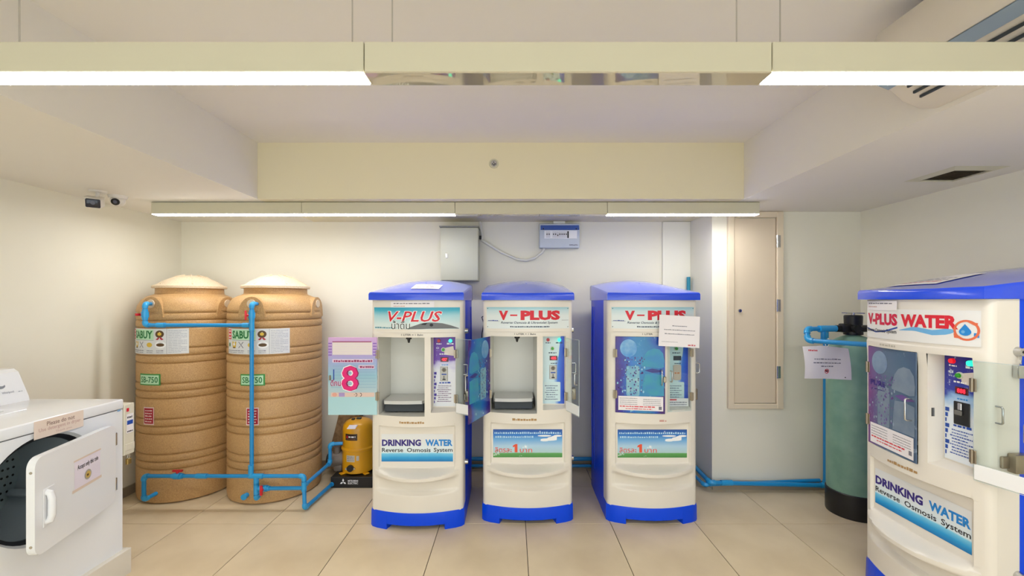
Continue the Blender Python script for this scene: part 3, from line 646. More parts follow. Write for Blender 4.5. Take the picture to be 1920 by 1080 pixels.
def m_lid():
    out = []; W = .328
    xs = frange(-W, W, 14)
    fr = [(x, -.372 - .045 * (1 - (x / W) ** 2)) for x in xs]
    out = fr + [(W, y) for y in frange(-.33, .30, 8)[0:]] + [(W - .02, .338)] + [(x, .345) for x in frange(W - .05, -W + .05, 10)] + [(-W + .02, .338)] + [(-W, y) for y in frange(.30, -.33, 8)]
    n = len(out); rings = [(.955, 1.573, 0), (1., 1.573, 0), (1., 1.612, 0), (.994, 1.0, 1), (.98, 1., 2), (.8, 1, 2), (.6, 1, 2), (.4, 1, 2), (.2, 1, 2), (.02, 1, 2)]
    vs = []
    for s_, z, md in rings:
        for x, y in out:
            X = x * s_; Y = -.03 + (y + .03) * s_
            zz = z if md == 0 else (lid_z(X, Y) - (.006 if md == 1 else 0))
            if md == 0 and z > 1.6: zz = max(1.6, lid_z(X, Y) - .014)
            vs.append((X, Y, zz))
    m = MB(); m.add(vs, [[j * n + i, j * n + (i + 1) % n, (j + 1) * n + (i + 1) % n, (j + 1) * n + i] for j in range(len(rings) - 1) for i in range(n)], BLUELID)
    return m.mesh('lid', 35)
def hinge_mesh():
    m = MB(); m.box(-.014, .014, -.006, -.001, -.028, .028, BRONZE, .001, 1); m.cyl((0, -.008, -.03), (0, -.008, .03), .005, BRONZE, n=10)
    return m.mesh('hinge')
def handle_mesh(L=.07, st=.026):
    return MB().tube([(0, 0, -L / 2), (0, -st * .8, -L / 2), (0, -st, -L / 2 + .006), (0, -st, L / 2 - .006), (0, -st * .8, L / 2), (0, 0, L / 2)], .0042, METAL, 10).mesh('handle', 60)

SIGN_T = ramp_mat('sign_teal', [(0, (226, 236, 236)), (.25, (214, 232, 234)), (.6, (170, 216, 226)), (.85, (70, 178, 204)), (1, (38, 160, 196))], 'Z', 1.372, 1.522, .25, 4)
SIGN_P = ramp_mat('sign_pale', [(0, (228, 236, 238)), (.6, (222, 232, 234)), (.85, (196, 220, 226)), (1, (140, 196, 212))], 'Z', 1.372, 1.522, .15, 4)
SIGN_W = mat('sign_white', (232, 232, 232), .35)
WATERPIC = ramp_mat('water_picture', [(0, (14, 120, 190)), (.18, (40, 160, 222)), (.36, (120, 204, 238)), (.42, (222, 238, 246)), (1, (228, 230, 232))], 'Z', .448, .60, .10, 9)
SKYPIC = ramp_mat('sky_picture', [(0, (70, 140, 70)), (.15, (96, 164, 92)), (.17, (176, 208, 214)), (.4, (176, 210, 234)), (.62, (110, 174, 228)), (.8, (40, 120, 206)), (1, (18, 74, 160))], 'Z', .45, .65, .05, 5, speck=((236, 242, 248), .60, 9))
DOORPIC = ramp_mat('door_picture_blue', [(0, (60, 20, 120)), (.10, (44, 30, 150)), (.34, (30, 110, 200)), (.5, (40, 130, 190)), (.72, (26, 120, 180)), (.92, (24, 70, 180)), (1, (60, 20, 110))], 'X', 0, .335, .55, 5, .2, speck=((120, 190, 214), .60, 14))
DOORPIC2 = ramp_mat('door_picture_faded', [(0, (126, 80, 140)), (.2, (112, 104, 150)), (.45, (104, 122, 146)), (.8, (92, 116, 140)), (1, (84, 104, 130))], 'X', 0, .335, .5, 5, .15, speck=((150, 166, 186), .60, 10))
POSTER = ramp_mat('poster_pastel', [(0, (178, 218, 228)), (.22, (172, 214, 224)), (.25, (184, 204, 212)), (.5, (150, 194, 214)), (.66, (160, 176, 220)), (.8, (186, 164, 222)), (1, (216, 176, 224))], 'Z', 0, .54, .06, 5, .25)
PURP = ramp_mat('panel_purple', [(0, (232, 236, 242)), (.52, (228, 232, 242)), (.60, (200, 196, 232)), (.66, (104, 52, 170)), (1, (92, 26, 150))], 'Z', .84, 1.31, .30, 12, speck=((226, 230, 242), .62, 18))
PURB = ramp_mat('panel_violet_blue', [(0, (232, 238, 246)), (.46, (222, 232, 246)), (.58, (150, 190, 236)), (.66, (44, 60, 170)), (1, (50, 34, 140))], 'Z', .84, 1.31, .32, 12, speck=((226, 236, 246), .60, 18))
PANB = ramp_mat('panel_blue', [(0, (186, 222, 236)), (.25, (206, 232, 240)), (.55, (196, 226, 238)), (.72, (40, 110, 220)), (1, (16, 60, 200))], 'X', PX0, PX1, .2, 5)
LAMPR = mat('red_lamp', (150, 16, 30), .3, emit=(190, 10, 20), estr=.25); LAMPG = mat('green_lamp', (40, 220, 180), .3, emit=(40, 225, 180), estr=1.3)
LAMPR2 = mat('red_lamp_lit', (220, 24, 36), .3, emit=(220, 16, 26), estr=.6)
BTN = mat('green_button', (52, 160, 40), .3); LED = mat('led_segments', (255, 40, 60), .3, emit=(255, 30, 50), estr=2.2); LEDB = mat('led_window', (86, 12, 24), .2); LEDOFF = mat('led_window_dark', (44, 48, 62), .2)
SLOT = mat('coin_plate', (168, 166, 160), .35, metal=.5)
OLDT = mat('worn_brown_ink', (176, 140, 92), .7)

def machine(label, loc, rz, kind):
    t = thing('water_vending_machine', label, 'vending machine', loc, rz, 'water vending machines')
    fp = link('front_panel', cached('front', m_front), t); link('side_shell', cached('shell', m_shell), t); link('base_band', cached('base', m_base), t); ld = link('lid', cached('lid', m_lid), t)
    link('compartment_liner', cached('liner', m_liner), t); link('control_recess', cached('ctrl', m_ctrl_recess), t)
    for s_ in (-1, 1):
        for k in range(2):
            m = MB(); m.tube([(s_ * (HW + .003), -.19 + .36 * k ** 1 * .25 + a, z) for a, z in ((.30, 1.52), (.33 , 1.38), (.345, 1.1), (.34, .8), (.325, .5), (.30, .2))], .0035, BLUEPL, 6); link('side_rib', cached(('rib', s_, k), lambda: m.mesh('side_rib', 60)), t)
    # tray and nozzle
    def tray():
        m = MB(); pl = [(-.245, -.10), (.042, -.10), (.042, -.30)] + [(x, -.325 - .012 * math.sin((x + .245) / .287 * PI)) for x in frange(.03, -.233, 8)] + [(-.245, -.30)]
        m.prism(pl, lambda a, b, q: (a, b, q), .845, .868, TRAYG); m.box(-.24, .037, -.3, -.1, .785, .845, DARKG, .004, 1); return m.mesh('bottle_tray', 30)
    link('bottle_tray', cached('tray', tray), t)
    link('nozzle', cached('noz', lambda: MB().cyl((-.075, -.27, OZ1), (-.075, -.27, 1.295), .02, BLACK, n=14).cyl((-.075, -.27, 1.297), (-.075, -.27, 1.268), .013, BLACK, .006, n=14).mesh('nozzle')), t)
    # header sign, follows the bowed front
    hd = lambda u, v, o=0.: (u, yfr(u) - .0045 - o, v)
    sg = {1: SIGN_T, 2: SIGN_P, 3: SIGN_P, 4: SIGN_W}[kind]
    SX = .293 if kind != 1 else .298; z0, z1 = 1.372, 1.522
    if kind == 4: z0 = 1.365
    m = MB(); us = frange(-SX, SX, 16)
    m.grid(lambda u, v: hd(u, v), us, [z0, z1], sg)
    for v, q in ((z0, 1), (z1, -1)): m.add([hd(u, v) for u in us] + [(u, yfr(u), v) for u in us], [[i, i + 1, 18 + i, 17 + i][::-q] for i in range(16)], WHITEP)
    s = m.build('header_sign', t); o = .0006; m = MB()
    if kind == 1:
        m.band(hd, [(-.07, 1.3735, 1.374), (-.02, 1.3735, 1.392), (.04, 1.374, 1.413), (.10, 1.376, 1.42), (.18, 1.376, 1.414), (.24, 1.376, 1.398), (.292, 1.374, 1.378)], mat('dark_swoosh', (112, 116, 120), .5), o, 20)
        m.poly(hd, [(.04, 1.405), (.055, 1.415), (.085, 1.418), (.07, 1.402)][::-1], INKB, o * 2); m.disc(hd, .11, 1.402, .012, .01, INKB, o * 2)
        m.scrib(hd, -.29, -.13, 1.378, .01, mat('teal_ink', (90, 150, 170), .5), 5, o, piece=.012)
        for c_, b_, q in ((WHITEP, .055, 1), (INKR, .015, 2)): m.text(hd, 'V-PLUS', -.19 - (.004 if q == 1 else 0), 1.424 - (.003 if q == 1 else 0), .37 + (.008 if q == 1 else 0), .072 + (.006 if q == 1 else 0), c_, o * (q + 2), bold=b_, shear=.28)
        for c_, b_, q in ((WHITEP, .05, 4), (mat('dark_green_ink', (30, 60, 50), .5), .0, 5)): m.text(hd, 'น้ำดื่ม', -.165, 1.374, .13, .058, c_, o * q, bold=b_)
    elif kind in (2, 3):
        m.text(hd, 'V', -.205, 1.432, .066, .066, INKR, o * 2, bold=.06); m.rect(hd, -.125, -.075, 1.461, 1.471, INKR, o * 2, 2); m.text(hd, 'PLUS', -.052, 1.432, .28, .068, INKR, o * 2, bold=.06)
        m.rect(hd, -.29, -.2, 1.4235, 1.4255, INKG, o, 3); m.rect(hd, .24, .29, 1.430, 1.432, INKG, o, 2); m.scrib(hd, -.28, -.21, 1.426, .006, INKBL, 4, o)
        m.text(hd, 'Reverse Osmosis & Ultraviolet System', -.19, 1.402, .4, .021, mat('dark_teal_ink', (30, 60, 90), .5), o * 2, shear=.25, bold=.012)
        m.scrib(hd, -.125, .15, 1.382, .009, mat('dark_teal_ink', (30, 60, 90), .5), 8, o * 2, piece=.012)
        for u in (-.285, .285):
            for v in (1.384, 1.513): m.disc(hd, u, v, .003, .003, INKB, o * 2, 8)
    else:
        m.text(hd, 'V-PLUS', -.278, 1.437, .238, .062, mat('magenta_ink', (206, 24, 70), .5), o * 2, bold=.05); m.text(hd, 'WATER', -.02, 1.437, .243, .062, INKR, o * 2, bold=.055)
        m.band(hd, [(-.03, 1.417, 1.419), (.05, 1.420, 1.440), (.13, 1.404, 1.428), (.19, 1.412, 1.440), (.215, 1.428, 1.432)], mat('splash_blue', (110, 176, 226), .5), o)
        m.band(hd, [(-.29, 1.412, 1.42), (-.2, 1.394, 1.401), (-.12, 1.403, 1.411), (-.04, 1.426, 1.434)], INKBL, o)
        m.text(hd, 'Reverse Osmosis System', -.285, 1.392, .24, .026, INKB, o * 3, bold=.01)
        OR = mat('orange_ink', (226, 112, 76), .5); m.disc(hd, .249, 1.435, .042, .046, OR, o * 2, 28, .80); m.poly(hd, [(.25, 1.474), (.285, 1.468), (.283, 1.452), (.27, 1.46)][::-1], OR, o * 3); m.poly(hd, [(.243, 1.396), (.21, 1.4), (.208, 1.42), (.226, 1.41)][::-1], OR, o * 3)
        m.poly(hd, [(.246, 1.463)] + [(.246 + .02 * math.cos(a), 1.428 + .017 * math.sin(a)) for a in frange(R(25), R(-205), 10)], WBLUE, o * 4); m.disc(hd, .240, 1.428, .006, .007, mat('splash_blue', (110, 176, 226), .5), o * 5)
        m.scrib(hd, .272, .288, 1.405, .02, WBLUE, 2, o)
    m.build('lettering', s, 0)
    m = MB()
    if kind in (1, 2): m.text(lambda u, v, o_=0.: (u, front_y(u, 1.333) - .001, v), '1 LITER = 1 Baht', -.095, 1.329, .15, .012, INKB, bold=.01)
    elif kind == 3: m.text(lambda u, v, o_=0.: (u, front_y(u, 1.333) - .001, v), '1 LITER', -.09, 1.329, .07, .012, INKB, bold=.01)
    else: m.scrib(lambda u, v, o_=0.: (u, front_y(u, 1.333) - .001, v), -.16, -.05, 1.328, .012, mat('faded_ink', (196, 190, 178), .6), 3)
    m.build('price_lettering', t, 0)
    # lower label in the recessed field
    lw = lambda u, v, o=0.: (u, -.3385 - o, v)
    if kind in (1, 4):
        z0, z1 = .448, .64; s = MB().rect(lw, -.249, .249, z0, z1, WATERPIC).build('lower_label', t, 0); m = MB()
        m.text(lw, 'DRINKING', -.246, .556, .272, .046, NAVY, .0006, bold=.045); m.text(lw, 'WATER', .056, .556, .19, .046, WBLUE, .0006, bold=.045)
        m.text(lw, 'Reverse', -.246, .514, .148, .029, INKB, .0006, bold=.015); m.text(lw, 'Osmosis', -.072, .514, .165, .029, INKB, .0006, bold=.015); m.text(lw, 'System', .115, .507, .131, .037, INKB, .0006, bold=.015)
    else:
        z0, z1 = .45, .65; s = MB().rect(lw, -.247, .247, z0, z1, SKYPIC).build('lower_label', t, 0); m = MB(); TH = mat('coral_ink', (226, 92, 76), .5); CY = mat('pale_cyan_ink', (190, 226, 246), .5)
        m.text(lw, 'ลิตรละ', -.234, .485, .122, .036, TH, .0006, bold=.01); m.poly(lw, [(-.093, .486), (-.073, .486), (-.073, .545), (-.087, .545), (-.106, .534), (-.106, .522), (-.093, .526)], mat('orange_red_ink', (230, 84, 52), .5), .0006); m.text(lw, 'บาท', -.056, .485, .088, .026, TH, .0006, bold=.01)
        m.scrib(lw, -.236, .236, .618, .014, CY, 3, .0006, gap=.7, piece=.008); m.scrib(lw, -.23, .04, .59, .013, CY, 5, .0006, gap=.7, piece=.008)
        for u, v, a_, b_ in ((.15, .577, .06, .009), (.175, .586, .035, .011), (.12, .57, .03, .006), (.19, .596, .02, .008), (.12, .604, .05, .006), (.215, .604, .03, .007)): m.disc(lw, u, v, a_, b_, WHITEP, .0003 + u * .001, 14)
    m.build('lettering', s, 0)
    fr = lambda u, v, o=0.: (u, front_y(u, v) - .001 - o, v)
    m = MB(); m.scrib(fr, -.11, .06 if kind != 3 else -.0, .728, .016, OLDT, kind, piece=.014)
    if kind == 3: m = MB(); m.scrib(fr, .03, .08, .722, .014, mat('faint_red_ink', (206, 160, 150), .6), 2)
    m.build('worn_print', t, 0)
    # control panel
    cp = lambda u, v, o=0.: (u, -.314 - o, v)
    pm_ = {1: PURP, 2: PANB, 3: PANB, 4: PURB}[kind]
    pz0 = .828; cpn = MB().box(PX0 + .004, PX1 - .004, -.316, -.3125, pz0, OZ1 - .004, pm_, 0).build('control_plate', t, 0)
    cp = lambda u, v, o=0.: (u, -.3165 - o, v); uc = (PX0 + PX1) / 2; m = MB(); white = kind in (2, 3)
    if white:
        m.poly(cp, [(PX0 + .006, 1.312), (PX1 - .03, 1.312), (PX1 - .045, 1.17), (PX0 + .03, 1.05), (PX0 + .006, .98)][::-1], mat('pale_cyan_panel', (206, 230, 236), .4), .0003)
        m.poly(cp, rrect(PX0 + .012, PX1 - .032, .845, .985, .008), mat('pale_cyan_panel', (206, 230, 236), .4), .0004)
        for i in range(7): m.scrib(cp, PX0 + .02 + (.01 if i % 3 else 0), PX1 - .05 - (.02 if i % 2 else 0), .858 + i * .016, .006, mat('slate_ink', (70, 90, 130), .6), i, .0008)
        tin = mat('dark_teal_ink', (30, 60, 90), .5)
    else:
        for i in range(9): m.scrib(cp, PX0 + .03 + (.008 if i % 3 else 0), PX1 - .035 - (.02 if i % 2 else 0), .86 + i * .0135, .0055, (INKBL if kind == 4 else mat('plum_ink', (110, 70, 120), .6)), i, .0008)
        m.scrib(cp, PX0 + .045, PX1 - .04, .988, .012, INKBL, 4, .0008)
        for i in range(9): m.rect(cp, PX0 + .008, PX0 + .014 + .006 * (i % 3), .85 + i * .025, .868 + i * .025, mat('violet_ink', (84, 70, 170), .6) if kind == 1 else INKBL, .0006)
        m.poly(cp, [(uc - .005, 1.235), (PX1 - .02, 1.25), (PX1 - .008, 1.18), (uc + .0, 1.19)][::-1], mat('cream_patch', (222, 212, 204), .5), .0004)
        tin = WHITEP
    m.scrib(cp, PX0 + .025, PX0 + .06, 1.262, .008, tin, 1, .0008); m.scrib(cp, PX1 - .065, PX1 - .018, 1.262, .008, tin, 2, .0008); m.scrib(cp, uc - .035, uc + .02, 1.19, .009, tin, 3, .0008); m.scrib(cp, uc - .02, uc + .025, 1.115, .008, tin if white else WBLUE, 4, .0008)
    m.build('panel_print', cpn, 0)
    off = kind == 3
    MB().cyl((PX0 + .042, -.316, 1.287), (PX0 + .042, -.328, 1.287), .0125, LAMPR2 if kind == 4 else LAMPR, .011, n=18).build('red_lamp', t)
    MB().cyl((PX1 - .04, -.316, 1.287), (PX1 - .04, -.33, 1.287), .0135, LAMPG, .012, n=18).build('green_lamp', t)
    b_ = MB().cyl((uc - .008, -.316, 1.225), (uc - .008, -.322, 1.225), .0165, mat('button_bezel', (214, 214, 206), .4), .015, n=20).build('push_button', t); MB().cyl((uc - .008, -.322, 1.225), (uc - .008, -.33, 1.225), .011, BTN, .010, n=18).build('button_cap', b_)
    dp = MB().box(uc - .028, uc + .028, -.319, -.3155, 1.14, 1.172, LEDOFF if off else LEDB, .001, 1).build('display', t)
    if not off:
        m = MB(); dm = lambda u, v, o=0.: (u, -.3195 - o, v); m.text(dm, {1: '487', 2: '405', 4: '888'}[kind], uc - .018, 1.146, .036, .02, LED, bold=.02); m.build('digits', dp, 0)
    zc0, zc1 = 1.005, 1.105
    if kind == 4:
        cs = MB().box(uc - .034, uc + .036, -.321, -.3155, 1.0, 1.105, BLACK, .003, 1).build('coin_slot', t); MB().box(uc - .012, uc + .006, -.326, -.321, 1.068, 1.10, METAL, .002, 1).build('coin_guide', cs); MB().box(uc - .024, uc + .008, -.328, -.321, 1.045, 1.066, mat('slot_grey', (110, 108, 104), .4), .002, 1).build('reject_button', cs)
    else:
        cs = MB().box(uc - .03, uc + .024, -.3195, -.3155, zc0, zc1, SLOT, .002, 1).build('coin_slot', t)
        cm = lambda u, v, o=0.: (u, -.3198 - o, v); m = MB(); m.disc(cm, uc - .003, 1.083, .016, .014, mat('coin_recess', (120, 112, 100), .4)); m.rect(cm, uc - .005, uc - .0015, 1.07, 1.096, INKB, .0004); m.rect(cm, uc - .02, uc + .014, 1.048, 1.056, INKBL); m.rect(cm, uc - .006, uc - .001, 1.018, 1.042, INKB); m.rect(cm, uc - .014, uc + .008, 1.012, 1.02, INKB); m.build('slot_face', cs, 0)
    # side hardware on the machine's own right flank
    sx = HW + .001
    h = link('side_handle', cached('hnd', handle_mesh), t, (sx, -.315, 1.085), (0, 0, R(90)))
    m = MB(); m.box(sx, sx + .035, -.27, -.20, .845, .925, BRONZE, .006, 2); m.box(sx, sx + .012, -.30, -.17, .86, .91, BRONZE, .003, 1); link('latch', cached('latch', lambda: m.mesh('latch')), t)
    for z in (1.35, .405):
        def hs():
            m = MB(); m.cyl((sx, -.222, 0), (sx + .022, -.222, 0), .021, METAL, .017, n=18); m.cyl((sx + .022, -.222, 0), (sx + .0235, -.222, 0), .006, BLACK, n=10); return m.mesh('hasp_lock')
        link('hasp_lock', cached('hasp', hs), t, (0, 0, z))
    # doors
    H = OZ1 - OZ0 - .004
    hx, hy = CX0 - .002, front_y(CX0, 1) - .006
    ang = {1: R(-180), 2: R(-111), 3: R(-8.4), 4: R(-8.4)}[kind]; DW = .338
    dr = bpy.data.objects.new('compartment_door', None)
    m = MB(); skin = {1: POSTER, 2: DOORPIC, 3: DOORPIC, 4: DOORPIC2}[kind]
    m.box(0, DW, -.003, .002, 0, H, skin, .0008, 1); dr = m.build('compartment_door', t, 0, (hx - (.004 if kind == 1 else 0), hy - (.004 if kind == 1 else 0), OZ0 + .002), (0, 0, ang))
    for z in (.13, .42): link('hinge', cached('hinge', hinge_mesh), t, (hx - .002, hy - .001, OZ0 + z))
    m = MB(); di = (lambda u, v, o=0.: (u, .0026 + o, v)) if kind in (1, 2) else (lambda u, v, o=0.: (u, -.0036 - o, v))
    if kind == 1:     # seen from inside; u runs right to left from the hinge
        pp = lambda u, v, o=0.: (DW - u, .0026 + o, v); MG = mat('magenta_print', (226, 24, 120), .45); MGD = mat('plum_print', (150, 20, 90), .5); LIL = mat('lilac_paper', (228, 214, 228), .6)
        m.rect(pp, .03, .305, .415, .505, mat('cream_paper', (230, 222, 220), .6), .0004); m.rect(pp, .03, .3, .502, .508, MGD, .0006)
        for i in range(5): m.scrib(pp, .045, .29, .42 + i * .017, .003, LIL, i, .0008, .1, .05)
        for i in range(5):
            m.rect(pp, .002, .026, .49 - i * .02, .498 - i * .02, mat('violet_stripe', (140, 100, 190), .5), .0005); m.rect(pp, .31, DW - .003, .49 - i * .02, .498 - i * .02, mat('violet_stripe', (140, 100, 190), .5), .0005)
        for i in range(8): m.rect(pp, .02 + .015 * (i % 3), .33, .19 + i * .021, .1915 + i * .021, mat('stripe_blue', (120, 160, 196), .5), .0004)
        m.rect(pp, .03, .31, .362, .386, mat('pale_pink_band', (226, 208, 232), .6), .0004); m.scrib(pp, .04, .305, .366, .015, MGD, 3, .0008, .25, .014); m.rect(pp, .21, .32, .32, .345, mat('pale_pink_band', (226, 208, 232), .6), .0004); m.scrib(pp, .22, .315, .325, .013, MGD, 6, .0008, .25, .012)
        for c_, b_, q, e in ((WHITEP, .045, 1, .006), (MGD, .02, 2, .0), (MG, .012, 3, 0)): m.text(pp, '8', .092 - e + (.008 if q == 2 else 0), .165 - e, .115 + 2 * e, .175 + 2 * e, c_, .0006 * q, bold=b_)
        for c_, b_, q in ((mat('pale_pink_band', (226, 208, 232), .6), .06, 1), (MGD, .01, 2)): m.text(pp, 'ดีกน', .018, .2, .07, .045, c_, .0006 * q, bold=b_)
        m.rect(pp, .035, .043, .24, .315, INKBL, .0006)
        PE = mat('peach_band', (220, 196, 186), .6); m.rect(pp, .02, .32, .125, .155, PE, .0004); m.disc(pp, .045, .14, .017, .014, mat('peach_dot', (224, 164, 148), .6), .0008); m.rect(pp, .075, .115, .127, .153, mat('violet_stripe2', (170, 150, 206), .5), .0007)
        for u in (.19, .222): m.disc(pp, u, .14, .012, .013, INKB, .0008, 14, .7); m.rect(pp, u - .0125, u - .001, .126, .154, PE, .0010)
        m.rect(pp, .178, .19, .139, .141, INKB, .0012)
    else:
        BUB = mat('bubble_print', (140, 190, 226), .3, noise=.3, nscale=14, col2=(60, 140, 210)) if kind != 4 else mat('bubble_print_faded', (140, 160, 186), .3, noise=.2, nscale=14, col2=(116, 140, 170))
        GLASSP = mat('glass_print', (150, 196, 204), .3, noise=.3, nscale=20, col2=(90, 160, 200)) if kind != 4 else mat('glass_print_faded', (132, 148, 166), .3, noise=.15, nscale=14, col2=(116, 134, 156))
        VI = mat('violet_splash', (66, 24, 120), .3) if kind != 4 else mat('violet_splash_faded', (112, 84, 150), .3)
        m.disc(di, .09, .455, .058, .062, BUB, .0006, 28)
        m.poly(di, rrect(.075, .165, .12, .33, .012), GLASSP, .0005)
        m.poly(di, [(.2, .30), (.25, .315), (.335, .30), (.29, .288), (.25, .285)], mat('indigo_wave', (36, 40, 130), .3) if kind != 4 else VI, .0006)
        rg = random.Random(4); DRP = mat('droplet_print', (150, 206, 232), .3) if kind != 4 else mat('droplet_print_faded', (150, 166, 190), .3)
        for i in range(130):
            uu, vv = rg.uniform(.012, .20), rg.uniform(.13, .40); rr = rg.uniform(.0015, .0055); m.disc(di, uu, vv, rr, rr * rg.uniform(.8, 1.8), DRP if i % 5 == 0 else VI, .0009, 8)
        m.poly(di, [(.18, .33), (.185, .37), (.2, .41), (.225, .44), (.26, .455), (.3, .45), (.325, .42), (.333, .37), (.33, .325), (.3, .318), (.25, .325)][::-1], mat('teal_print', (40, 132, 190), .3, noise=.3, nscale=12, col2=(46, 150, 176)) if kind != 4 else GLASSP, .0004)
        m.poly(di, [(.185, .124), (.19, .2), (.2, .275), (.255, .28), (.33, .27), (.33, .124)][::-1], mat('teal_print', (40, 132, 190), .3, noise=.3, nscale=12, col2=(46, 150, 176)) if kind != 4 else GLASSP, .0003)
        if kind == 4: m.text(di, 'PURE', .02, .325, .115, .03, NAVY, .0008, bold=.03); m.scrib(di, .03, .13, .305, .006, NAVY, 3, .0008)
    if kind == 2: m.f = [f_[::-1] for f_ in m.f]
    m.build('door_print', dr, 0)
    if kind in (3, 4):
        n_ = MB().rect(di, .02, .325, .01 if kind == 4 else .018, .118, PAPER, .0010).build('door_notice', dr, 0); m = MB()
        for i in range(4): m.scrib(di, .03, .15, .1 - i * .014, .004, INKG, i, .0016); m.scrib(di, .19, .31, .096 - i * .013, .004, INKG, i + 5, .0016)
        m.scrib(di, .03, .27, .042, .008, INKR, 3, .0016, .2, .02); m.scrib(di, .07, .25, .027, .006, INKR, 4, .0016, .2, .02); m.rect(di, .295, .315, .028, .05, INKG, .0016); m.build('notice_print', n_, 0)
    hd_ = handle_mesh(.105, .03) if kind != 1 else None
    if kind == 1: MB().box(.318, .33, -.018, .012, .24, .275, BRONZE, .003, 1).build('door_catch', dr)
    else: link('door_handle', cached('dh', lambda: handle_mesh(.105, .03)), dr, (.312, -.003, .255))
    if kind == 3: MB().box(.325, .345, -.012, .002, .22, .26, BRONZE, .003, 1).build('door_catch', dr)
    # clear cover of the coin panel
    cx_, cy_ = PX1 + .004, front_y(PX1, 1) - .006; ca = {1: R(-35), 2: R(-70), 3: R(-178), 4: R(14)}[kind]
    DW2 = .19; sg_ = 1 if kind != 3 else 1
    cd = MB().box(0, DW2, -.002, .002, 0, H - .02, ACRYL, .0008, 1).build('coin_cover', t, 0, (cx_, cy_, PZ0 - .012 + .002), (0, 0, ca if kind != 3 else R(-167 - 360)))
    for z in (.09, .40): link('hinge', cached('hinge', hinge_mesh), t, (cx_, cy_ + .001, PZ0 + z))
    if kind != 3:
        MB().box(.004, DW2 - .004, -.004, .004, .005, .07, WHITEP, .001, 1).build('cover_strip', cd, 0)
    link('cover_handle', cached('hnd2', lambda: handle_mesh(.075, .022)), cd, (DW2 - .02, .002 if kind == 3 else -.002, .25), (0, 0, PI if kind == 3 else 0))
    m = MB(); m.tube([(.001, 0, 0), (DW2 - .001, 0, 0), (DW2 - .001, 0, H - .022), (.001, 0, H - .022)], .0013, mat('acrylic_edge', (222, 230, 232), .3), 6); m.build('cover_edge', cd, 0)
    # extras
    if kind in (1, 4):
        ps = MB(); u0, u1 = (-.17, .13) if kind == 1 else (-.285, -.04); zz = (1.522, 1.562) if kind == 1 else (1.515, 1.565)
        ps.rect(lambda u, v, o=0.: (u, yfr(u) - .0075 - o, v), u0, u1, zz[0], zz[1], PAPER, 0, 6); p_ = ps.build('paper_strip', t); m = MB(); mp = lambda u, v, o=0.: (u, yfr(u) - .0081 - o, v)
        m.scrib(mp, u0 + .02, u1 - .03, zz[1] - .016, .007, INKG, 3, piece=.02); m.scrib(mp, u0 + .02, u0 + .1, zz[1] - .034, .006, mat('faint_red_ink', (206, 160, 150), .6), 3); m.build('strip_print', p_, 0)
        x0, x1, y0, y1 = (-.06, .14, -.28, -.1) if kind == 1 else (-.22, .05, -.30, -.05)
        pl = MB().grid(lambda u, v: (u, v, lid_z(u, v) + .003), frange(x0, x1, 5), frange(y0, y1, 5), PAPER).build('lid_paper', t); m = MB(); lm = lambda u, v, o=0.: (u, v, lid_z(u, v) + .004)
        for i in range(3): m.scrib(lm, x0 + .03, x1 - .03, y0 + .05 + i * .04, .015, INKR if i == 0 else INKG, i)
        m.build('lid_paper_print', pl, 0)
    if kind == 4:
        MB().tube([(sx + .012, -.222, 1.345), (sx + .02, -.235, 1.31), (sx + .02, -.235, 1.30)], .004, METAL, 8).build('shackle', t); MB().box(sx + .005, sx + .03, -.252, -.205, 1.24, 1.295, METAL, .005, 2).build('padlock', t)
        m = MB(); m.rect(lambda u, v, o=0.: (PX0 + .0008, u, v), -.375, -.36, 1.02, 1.06, METAL); m.build('strike_plate', t, 0)
    if kind == 3:
        k_ = MB(); k_.tube([(sx + .014, -.225, 1.36), (sx + .03, -.24, 1.345), (sx + .014, -.235, 1.32)], .0025, METAL, 8); k_.box(sx + .008, sx + .014, -.25, -.235, 1.25, 1.32, BRONZE, .002, 1); k_.build('key_ring', t)
        nt_ = lambda u, v, o=0.: (u * math.cos(R(-3)) - v * math.sin(R(-3)) , -.428 - .01 * u / .28 - o + .012 * (v / .2), v * math.cos(R(-3)) + u * math.sin(R(-3)))
        pn = MB().grid(lambda u, v: nt_(u, v), frange(0, .277, 6), frange(-.215, 0, 4), PAPER).build('paper_note', t, 60, (.02, 0, 1.472)); m = MB()
        for i, (a, b) in enumerate(((.09, .19), (.035, .245), (.04, .24))): m.scrib(nt_, a, b, -.075 - i * .028, .006, INKG, i, .0008)
        m.scrib(nt_, .02, .13, -.185, .003, INKG, 7, .0008); m.scrib(nt_, .2, .25, -.205, .012, mat('faint_red_ink2', (206, 110, 120), .6), 9, .0008); m.build('note_print', pn, 0)
        p2 = MB().rect(lambda u, v, o=0.: (u, -.335 - o, v), PX0 + .015, PX1 - .008, .815, .872, PAPER).build('coin_notice', t, 0); m = MB(); q2 = lambda u, v, o=0.: (u, -.3356 - o, v)
        m.rect(q2, PX0 + .02, PX0 + .07, .857, .866, INKR); m.scrib(q2, PX0 + .02, PX1 - .02, .84, .008, INKG, 3); m.scrib(q2, PX0 + .02, PX1 - .02, .825, .006, INKG, 4); m.build('notice_print', p2, 0)
        c3 = MB(); q3 = lambda u, v, o=0.: (u, -.3225 - o, v); c3.poly(q3, rrect(uc - .03, uc + .026, 1.0, 1.11, .012), mat('tape_film', (206, 190, 176), .3)); c3.scrib(q3, uc - .022, uc + .018, 1.045, .012, mat('orange_tape_ink', (206, 120, 60), .5), 3, .0006); c3.build('taped_cover', t, 0)
    return t
machine('water vending machine with pink poster door swung open beside the yellow pump', (-.66, 3.31, 0), 0, 1)
machine('middle water vending machine with open blue picture door and bare tray', (.112, 3.385, 0), 0, 2)
machine('water vending machine with closed blue door and white note on its sign', (1.0, 3.38, 0), 0, 3)
machine('water vending machine by the green filter tank, turned sideways with clear cover open', (2.355, 2.12, 0), R(-90), 4)
